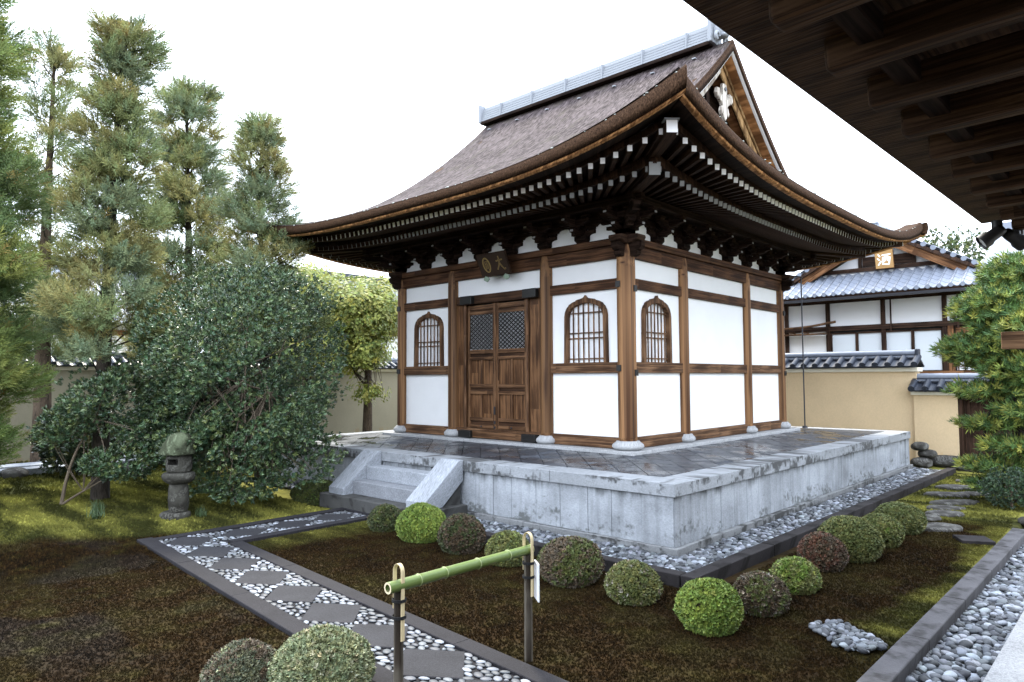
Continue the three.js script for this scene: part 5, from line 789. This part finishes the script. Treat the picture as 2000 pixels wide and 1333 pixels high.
// ---------------------------------------------------------------- plastered garden walls with tiled copings
const rollG = new THREE.CylinderGeometry(0.082, 0.086, 0.48, 14), discG = new THREE.CylinderGeometry(0.08, 0.08, 0.03, 16), panG = (() => { const g = surf(6, 1, (a, b) => { const t = (a - 0.5) * 2; return [t * 0.125, 0.035 * t * t - 0.02, (b - 0.5) * 0.46]; }); const h = surf(6, 1, (a, b) => { const t = (a - 0.5) * 2; return [t * 0.125, 0.035 * t * t - 0.02 - b * 0.022, 0.23]; }); const k = surf(6, 1, (a, b) => { const t = (a - 0.5) * 2; return [t * 0.123, 0.035 * t * t - 0.045 - 0.02 * b, 0.19 + 0.0 * b]; }); return merge([g, h, k]); })();
function tiledWall(name, label, [x, z], turn, len, hp, band, mat, o = {}) {
  const w = thing(name, label, 'wall', [x, 0, z], turn), th = o.th ?? 0.36;
  for (const [a, b, y0, y1] of o.body ?? [[0, len, -0.1, hp]]) { const g = new THREE.BoxGeometry(b - a, y1 - y0, th), p = g.attributes.position, uv = []; for (let i = 0; i < p.count; i++) uv.push((p.getX(i) + (a + b) / 2) / 8, (p.getY(i) + (y0 + y1) / 2) / 2.6); g.setAttribute('uv', new THREE.Float32BufferAttribute(uv, 2)); part(w, 'plaster_body', g, mat, (a + b) / 2, (y0 + y1) / 2, 0); }
  part(w, 'cornice', bx(len + 0.1, band, th + 0.16, { r: 0.01 }), o.bandMat ?? M.clayBand, len / 2, hp + band / 2, 0);
  const e = hp + band, slope = 0.45, n = Math.floor(len / 0.31);
  for (const sd of [1, -1]) {
    part(w, 'roof_bed', at(new THREE.BoxGeometry(len + 0.12, 0.05, 0.46), 0, 0, 0, 0, sd * slope), M.kawara, len / 2, e + 0.13, sd * 0.21);
    for (let i = 0; i <= n; i++) {
      const px = (i + 0.1) * len / n - 0.02; if (sd < 0 && o.oneSide) continue;
      const r = part(w, 'roll_tile', rollG, M.kawara, px, e + 0.175, sd * 0.235); r.rotation.set(Math.PI / 2 + sd * slope, 0, 0);
      if (i < n) { const q = part(w, 'pan_tile', panG, M.kawara, px + len / n / 2, e + 0.155, sd * 0.265); q.rotation.set(slope, sd > 0 ? 0 : Math.PI, 0, 'YXZ'); }
    }
  }
  for (let i = 0; i < 3; i++) part(w, 'ridge_course', bx(len + 0.08, 0.035, 0.26 - i * 0.03, { r: 0.008 }), i === 1 ? M.kawaraPale : M.kawara, len / 2, e + 0.25 + i * 0.042, 0);
  for (let i = 0, m = Math.ceil(len / 0.32); i < m; i++) { const r = part(w, 'ridge_tile', at(new THREE.CylinderGeometry(0.085, 0.09, len / m + 0.02, 12), 0, 0, 0, 0, 0, Math.PI / 2), M.kawaraPale, (i + 0.5) * len / m, e + 0.385, 0); }
  for (const px of o.ends ?? [len]) part(w, 'ridge_end', bx(0.09, 0.26, 0.26, { r: 0.03 }), M.kawara, px, e + 0.36, 0);
  return w;
}
tiledWall('garden_wall', 'tall beige plaster wall with dark tiled coping behind the platform', [-15.8, -10.7], 0, 17.8, 2.39, 0.11, M.clay, { oneSide: true });
{
  const g = tiledWall('gate_wall', 'lower beige wall with tiled coping over a dark gateway', [1.93, -10.62], 0, 6.0, 1.78, 0.09, M.clay, { oneSide: true, body: [[0, 0.98, -0.1, 1.78], [2.42, 6.0, -0.1, 1.78]], ends: [6.0] });
  for (const x of [1.02, 2.38]) part(g, 'gate_post', bx(0.1, 1.76, 0.3), M.houseWood, x, 0.89, 0); part(g, 'gate_lintel', bx(1.36, 0.1, 0.3), M.houseWood, 1.70, 1.725, 0);
  for (let i = 0; i < 6; i++) part(g, 'gate_plank', bx(0.205, 1.66, 0.035), M.houseWood, 1.18 + i * 0.208, 0.84, -0.11);
  part(g, 'gate_step', bx(1.26, 0.1, 0.5), M.rock, 1.70, 0.0, 0.05);
}
tiledWall('side_wall', 'plaster garden wall, tree shade put into its colour, with tiled coping behind the left trees', [-16.2, 9.5], Math.PI / 2, 20.2, 2.55, 0.10, M.clayShaded, { oneSide: true });
// paved strip before the left wall
{ const o = thing('stone_edging', 'long pale stone strips running along the left garden wall', 'kerb'); for (let i = 0; i < 9; i++) for (const [x, w] of [[-12.9, 0.45], [-13.9, 0.7]]) part(o, 'edging_slab', uvTop(new RoundedBoxGeometry(w, 0.16, 1.35, 1, 0.015)), M.granite, x + rr(-0.02, 0.02), H(x, 8.5 - i * 1.38) + 0.08, 8.5 - i * 1.38); }
// ---------------------------------------------------------------- houses with tiled roofs
const wave = (() => { const pr = t => 0.034 * Math.cos(t * Math.PI * 2) + (t > 0.75 ? 0.02 : 0), top = surf(10, 1, (a, b) => [(a - 0.5) * 0.285, pr(a), (b - 0.5) * 0.34]), lip = surf(10, 1, (a, b) => [(a - 0.5) * 0.285, pr(a) - b * 0.03, 0.17]); return merge([top, lip]); })();
const eaveDisc = at(new THREE.CylinderGeometry(0.062, 0.062, 0.05, 14), 0, 0, 0, 0, Math.PI / 2);
function tileSlope(parent, x0, x1, zE, yE, zT, yT, mat, ry = 0, ctr = [0, 0, 0], disc = true) {     // rows of pantiles from eave to top, in the parent's frame
  const L = Math.hypot(zT - zE, yT - yE), a = Math.atan2(yT - yE, -(zT - zE)), nr = Math.max(1, Math.round(L / 0.29)), nc = Math.round((x1 - x0) / 0.28), sx = (x1 - x0) / nc / 0.28;
  for (let r = 0; r < nr; r++) for (let c = 0; c < nc; c++) { const t = (r + 0.5) / nr, m = part(parent, 'roof_tile', wave, mat, x0 + (c + 0.5) * (x1 - x0) / nc, mix(yE, yT, t) + 0.055, mix(zE, zT, t)); m.rotation.set(a - 0.03, 0, 0); m.scale.x = sx; }
  if (disc) for (let c = 0; c <= nc; c++) part(parent, 'eave_tile', eaveDisc, mat, x0 + c * (x1 - x0) / nc, yE + 0.045, zE + 0.03);
  const bed = part(parent, 'roof_deck', new THREE.BoxGeometry(x1 - x0, 0.06, L), M.houseWood, (x0 + x1) / 2, (yE + yT) / 2 - 0.03, (zE + zT) / 2); bed.rotation.x = a;
}
{
  const h = thing('tiled_house', 'timber and white plaster house with tiled gable roof behind the right wall', 'house', [0, 0, 0]);
  const Z = -13, B = (n, m, x0, x1, y0, y1, z0, z1, o) => part(h, n, bx(x1 - x0, y1 - y0, z1 - z0, o), m, (x0 + x1) / 2, (y0 + y1) / 2, (z0 + z1) / 2);
  B('wall_core', M.joint, -6, 8, -0.1, 4.8, Z - 5, Z - 0.12);
  B('eave_beam', M.houseWood, -6.1, 8.1, 4.58, 4.76, Z - 0.1, Z + 0.06); B('mid_beam', M.houseWood, -6.1, 8.1, 3.70, 3.85, Z - 0.1, Z + 0.07); B('gutter', M.iron, -6.3, 8.2, 4.60, 4.68, -12.26, -12.16);
  const posts = [-5.4, -3.9, -2.31, -1.0, 0.6, 2.21, 3.7, 5.2, 6.8]; posts.forEach(x => { B('post', M.houseWood, x - 0.06, x + 0.06, -0.1, 4.58, Z - 0.1, Z + 0.045); });
  for (const x of [0.83, 2.55, -1.02]) B('downpipe', M.houseWood, x - 0.02, x + 0.02, 3.62, 4.62, Z + 0.08, Z + 0.11);
  for (let i = 0; i < posts.length - 1; i++) { B('plaster_panel', M.plaster, posts[i] + 0.06, posts[i + 1] - 0.06, 3.85, 4.58, Z - 0.09, Z - 0.02); if (i < 3) B('plaster_panel', M.plaster, posts[i] + 0.06, posts[i + 1] - 0.06, 1.0, 3.70, Z - 0.09, Z - 0.02); if (i > 6) B('plaster_panel', M.plaster, posts[i] + 0.06, posts[i + 1] - 0.06, 1.0, 3.70, Z - 0.09, Z - 0.02); }
  for (let i = 0; i < 4; i++) { const a = -0.94 + i * 0.77, win = B('window', M.glass, a + 0.04, a + 0.73, 2.42, 3.62, Z - 0.07, Z - 0.05, {}); for (const dx of [-0.365, 0.365]) part(win, 'frame', bx(0.045, 1.2, 0.06), M.houseWood, dx, 0, 0.02); for (const dy of [-0.6, 0.6]) part(win, 'frame', bx(0.69, 0.05, 0.06), M.houseWood, 0, dy, 0.02); }
  B('window_sill', M.houseWarm, -0.98, 3.6, 2.3, 2.42, Z - 0.08, Z + 0.09); B('window_post', M.houseWarm, 2.28, 2.42, 2.42, 3.70, Z - 0.06, Z + 0.075);
  { const lw = B('lattice_window', M.paper, 2.46, 3.5, 2.44, 3.66, Z - 0.07, Z - 0.05, {}); for (let i = 0; i < 7; i++) part(lw, 'bar', bx(0.025, 1.22, 0.03), M.houseWarm, -0.48 + i * 0.16, 0, 0.03); for (let i = 0; i < 5; i++) part(lw, 'bar', bx(1.04, 0.025, 0.028), M.houseWarm, 0, -0.5 + i * 0.22, 0.028); part(lw, 'transom', bx(1.04, 0.2, 0.04), M.houseWarm, 0, 0.52, 0.03); }
  { const p = part(h, 'bamboo_pipe', limb([[-3.0, 3.82, Z + 0.25], [-1.6, 3.86, Z + 0.25], [-0.7, 3.98, Z + 0.25]], 0.035, 0.04, 10), M.rail); for (let i = 0; i < 4; i++) { const q = B('shelf_slat', M.rail, -2.9 + i * 0.42, -2.86 + i * 0.42, 3.66, 3.69, Z, Z + 0.5); } B('shelf_board', M.rail, -3.1, -1.0, 3.60, 3.635, Z + 0.06, Z + 0.42); }
  tileSlope(h, -5.6, 7.6, -12.2, 4.74, -13.65, 5.50, M.kawaraPale);
  // gable
  const gc = 0.40, gy = 6.64, GZ = -13.6;
  const tri = extr([[-1.9, 5.45], [1.9, 5.45], [0, 6.5]], 0.06); part(h, 'gable_wall', tri, M.plaster, gc, 0, GZ - 0.05);
  B('gable_tie', M.houseWood, gc - 1.75, gc + 1.75, 5.58, 5.70, GZ - 0.02, GZ + 0.06); B('gable_strut', M.houseWood, gc - 0.62, gc - 0.52, 5.7, 6.15, GZ - 0.02, GZ + 0.05); B('gable_strut', M.houseWood, gc + 0.9, gc + 1.0, 5.7, 5.98, GZ - 0.02, GZ + 0.05); B('vent_panel', M.houseWood, gc - 0.5, gc + 0.9, 5.72, 6.02, GZ - 0.02, GZ + 0.03);
  for (const sg of [1, -1]) {
    part(h, 'bargeboard', bx(2.75, 0.26, 0.06), M.houseWarm, gc + sg * 1.13, 5.98, GZ + 0.36).rotation.z = -sg * 0.50;
    const sl = part(h, 'gable_roof', bx(3.0, 0.1, 5.2), M.houseWood, gc + sg * 1.26, 6.08, GZ - 2.1); sl.rotation.z = -sg * 0.50;
    for (let r = 0; r < 10; r++) for (let c = 0; c < 9; c++) { const t = (r + 0.5) / 10, m = part(h, 'roof_tile', wave, M.kawaraPale, gc + sg * (0.1 + t * 2.5), 6.83 - t * 1.365, GZ + 0.33 - c * 0.28); m.rotation.set(0, sg * Math.PI / 2, 0); m.rotateX(0.48); }
    for (let i = 0; i < 11; i++) { const t = i / 10, m = part(h, 'verge_tile', at(new THREE.CylinderGeometry(0.075, 0.075, 0.09, 14), 0, 0, 0, 0, Math.PI / 2), M.kawaraPale, gc + sg * (0.06 + t * 2.5), 6.84 - t * 1.365, GZ + 0.46); }
  }
  for (let i = 0; i < 3; i++) B('ridge_course', M.kawaraPale, gc - 0.14 + i * 0.02, gc + 0.14 - i * 0.02, 6.82 + i * 0.07, 6.88 + i * 0.07, GZ - 4.5, GZ + 0.45, { r: 0.01 });
  // gable sign
  const cv = document.createElement('canvas'); cv.width = 128; cv.height = 160; const c = cv.getContext('2d'); c.fillStyle = '#b08a58'; c.fillRect(0, 0, 128, 160); for (let i = 0; i < 120; i++) { c.fillStyle = 'rgba(90,55,25,0.2)'; c.fillRect(rnd() * 128, rnd() * 160, 50, 1); }
  c.strokeStyle = '#fffdf5'; c.lineWidth = 11; c.lineCap = 'round'; c.lineJoin = 'round'; for (const s of [[[24, 40], [34, 56]], [[18, 74], [30, 88]], [[22, 128], [40, 100]], [[52, 46], [108, 42]], [[56, 66], [52, 124], [96, 128], [106, 70], [56, 66]], [[72, 48], [72, 92], [60, 104]], [[90, 46], [88, 94], [100, 98]]]) { c.beginPath(); c.moveTo(...s[0]); for (const p of s.slice(1)) c.lineTo(...p); c.stroke(); }
  const tx = new THREE.CanvasTexture(cv); tx.colorSpace = THREE.SRGBColorSpace;
  const s = thing('gable_sign', 'wooden sign with one white character on the house gable', 'sign', [0.62, 5.86, GZ + 0.36]); s.rotation.x = 0.2; part(s, 'board', bx(0.52, 0.58, 0.04), M.houseWarm); part(s, 'lettering', new THREE.PlaneGeometry(0.50, 0.56), std([1, 1, 1], 0.7, { map: tx }), 0, 0, 0.0225); part(s, 'top_trim', bx(0.44, 0.1, 0.06), M.barge, 0, 0.33, 0); part(s, 'mount', bx(0.1, 0.1, 0.36), M.houseWood, 0, -0.1, -0.2);
}
{ // further roofs
  const f = thing('far_house', 'house with a broad pale tiled roof at the far right', 'house'); part(f, 'wall', new THREE.BoxGeometry(12, 6.0, 3), M.plaster, 9.5, 3, -19.2);
  const sheet = (o, w, x0, x1, zE, yE, zT, yT) => { const n = Math.round((x1 - x0) / 0.3), L = Math.hypot(zT - zE, yT - yE), rows = Math.round(L / 0.32); part(o, 'tiled_slope', surf(n * 4, rows * 2, (a, b) => { const k = b * rows, fr = k - Math.floor(k - 1e-6); return [mix(x0, x1, a), mix(yE, yT, b) + 0.04 * Math.cos(a * n * 6.283) - 0.05 * fr, mix(zE, zT, b)]; }), w); };
  sheet(f, M.kawaraPale, 2.6, 16, -16.8, 5.9, -20.2, 7.55); sheet(f, M.kawaraPale, 2.6, 16, -23.4, 5.9, -20.2, 7.55); part(f, 'ridge', bx(13.4, 0.3, 0.3), M.kawaraPale, 9.3, 7.6, -20.2);
  for (const [lb, x, z, w, e, r] of [['pale tiled house roof glimpsed between the left cedars', -24, 3.5, 10, 4.6, 6.9], ['tiled house glimpsed under the left eave of the hall', -25, -12.5, 9, 5.2, 7.8]]) {
    const o = thing('neighbour_house', lb, 'house', [x, 0, z], Math.PI / 2); part(o, 'wall', new THREE.BoxGeometry(w - 1, e, 4), M.plaster, 0, e / 2, -1); part(o, 'beam', bx(w - 0.9, 0.2, 0.1), M.houseWarm, 0, e - 0.5, 1.05); for (let i = 0; i < 5; i++) part(o, 'post', bx(0.16, e, 0.1), M.houseWarm, -w / 2 + 0.6 + i * (w - 1.2) / 4, e / 2, 1.03);
    sheet(o, M.kawaraPale, -w / 2, w / 2, 2, e - 0.1, -1, r); sheet(o, M.kawaraPale, -w / 2, w / 2, -4, e - 0.1, -1, r); part(o, 'ridge', bx(w, 0.3, 0.3), M.kawara, 0, r + 0.1, -1);
  }
}
// lightning cable
{ const o = thing('lightning_rod', 'thin dark conductor pole rising from the platform behind the hall', 'pole', [-0.2, 0.96, -8.6]); part(o, 'pole', new THREE.CylinderGeometry(0.018, 0.018, 3.95, 8), M.iron, 0, 1.97, 0); part(o, 'foot', new THREE.CylinderGeometry(0.06, 0.07, 0.05, 12), M.iron, 0, 0, 0); const a = part(o, 'top_arm', new THREE.CylinderGeometry(0.016, 0.016, 0.5, 8), M.iron, -0.22, 4.0, 0); a.rotation.z = Math.PI / 2 - 0.25; }
// ---------------------------------------------------------------- verandah eave above the camera
{
  const o = thing('verandah_roof', 'dark timber verandah eave with rafters overhanging from the upper right', 'roof', [5.385, 3.77, 5.0], -0.019);
  const z0 = -3.1, z1 = 7.5, up = 0.06;
  // layered bark edge: stepped courses
  const gs = []; for (let i = 0; i < 9; i++) gs.push(at(bx(0.50 - i * 0.012, 0.022, z1 - z0, { su: 0.35, sv: 1.2, axis: 0 }), 0.23 + i * 0.006, 0.012 + i * 0.024, (z0 + z1) / 2)); part(o, 'bark_edge', merge(gs), M.porch);
  part(o, 'roof_slab', bx(4.2, 0.12, z1 - z0), M.porch, 2.5, 0.46, (z0 + z1) / 2).rotation.z = 0.14;
  part(o, 'fascia', bx(0.1, 0.10, z1 - z0 - 0.1), M.soffit, 0.46, -0.03, (z0 + z1) / 2);
  for (let i = 0; i < 18; i++) { const z = z0 + 0.25 + i * 0.585, r = part(o, 'rafter', bx(3.2, 0.17, 0.14, { r: 0.03, seg: 2 }), M.porch, 1.86, -0.09 + up, z); r.rotation.z = 0.02; }
  for (let i = 0; i < 9; i++) part(o, 'ceiling_board', bx(0.425, 0.03, z1 - z0 - 0.1), M.porch, 0.72 + i * 0.43, 0.12 + i * 0.012, (z0 + z1) / 2);
  
  part(o, 'wall_beam', bx(0.2, 0.24, z1 - z0), M.porch, 2.3, -0.12, (z0 + z1) / 2);
  for (const z of [-2.6, 0.4, 3.4, 6.4]) part(o, 'post', bx(0.16, 3.6, 0.16), M.porch, 2.32, -1.98, z);
  const l = thing('verandah_ledge', 'pale stone ledge along the verandah at the lower right', 'ledge'); for (let i = 0; i < 6; i++) part(l, 'ledge_stone', uvTop(new RoundedBoxGeometry(0.46, 0.26, 1.64, 2, 0.012)), M.graniteWhite, 5.855, -0.07, 7.0 - i * 1.65 - 0.6);
  const d = thing('verandah_deck', 'raised wooden verandah floor beside the stone ledge', 'deck'); for (let i = 0; i < 6; i++) part(d, 'floor_board', bx(0.29, 0.05, 12), M.porch, 6.30 + i * 0.3, 0.43, 5.5); for (const z of [0, 4, 8, 11]) part(d, 'joist_post', bx(0.14, 0.55, 0.14), M.porch, 6.5, 0.13, z); part(d, 'back_wall', bx(0.1, 3.4, 12), M.plaster, 8.05, 2.1, 5.5);
  const w = thing('wooden_board', 'short brown wooden board end projecting at the right picture edge', 'board', [6.02, 2.52, 4.0], 0.1); part(w, 'board', bx(0.38, 0.125, 0.04, { r: 0.006 }), wood([0.30, 0.18, 0.10])); part(w, 'upright', bx(0.08, 1.4, 0.08), M.porch, 0.24, 0.58, -0.07);
  // spotlights under the eave corner
  const sl = (label, x, y, z, pan, tilt) => { const s = thing('spotlight', label, 'lamp', [x, y, z]); part(s, 'mount', new THREE.CylinderGeometry(0.045, 0.045, 0.10, 16), M.black, 0, 0, 0); part(s, 'arm', bx(0.05, 0.05, 0.16), M.black, 0, -0.06, 0.05); const hd = new THREE.Group(); hd.name = 'head'; s.add(hd); hd.position.set(-0.02, -0.10, 0.12); hd.rotation.set(tilt, pan, 0, 'YXZ'); part(hd, 'housing', at(lathe([[0.001, -0.10], [0.045, -0.10], [0.052, -0.06], [0.055, 0.02], [0.07, 0.05], [0.072, 0.115], [0.064, 0.115], [0.06, 0.09]], 20), 0, 0, 0, 0, Math.PI / 2), M.black); part(hd, 'lens', at(new THREE.CircleGeometry(0.062, 20), 0, 0, 0), std([0.55, 0.55, 0.52], 0.2), 0, 0, 0.095); };
  sl('black round spotlight with pale lens under the verandah corner', 5.60, 3.66, 2.28, -1.15, 0.62); sl('black spotlight facing away, right of the other one', 5.74, 3.64, 2.12, 2.5, 0.5);
}
scene.traverse(o => { if (o.isMesh) { o.castShadow = true; o.receiveShadow = true; } });
renderer.render(scene, camera);
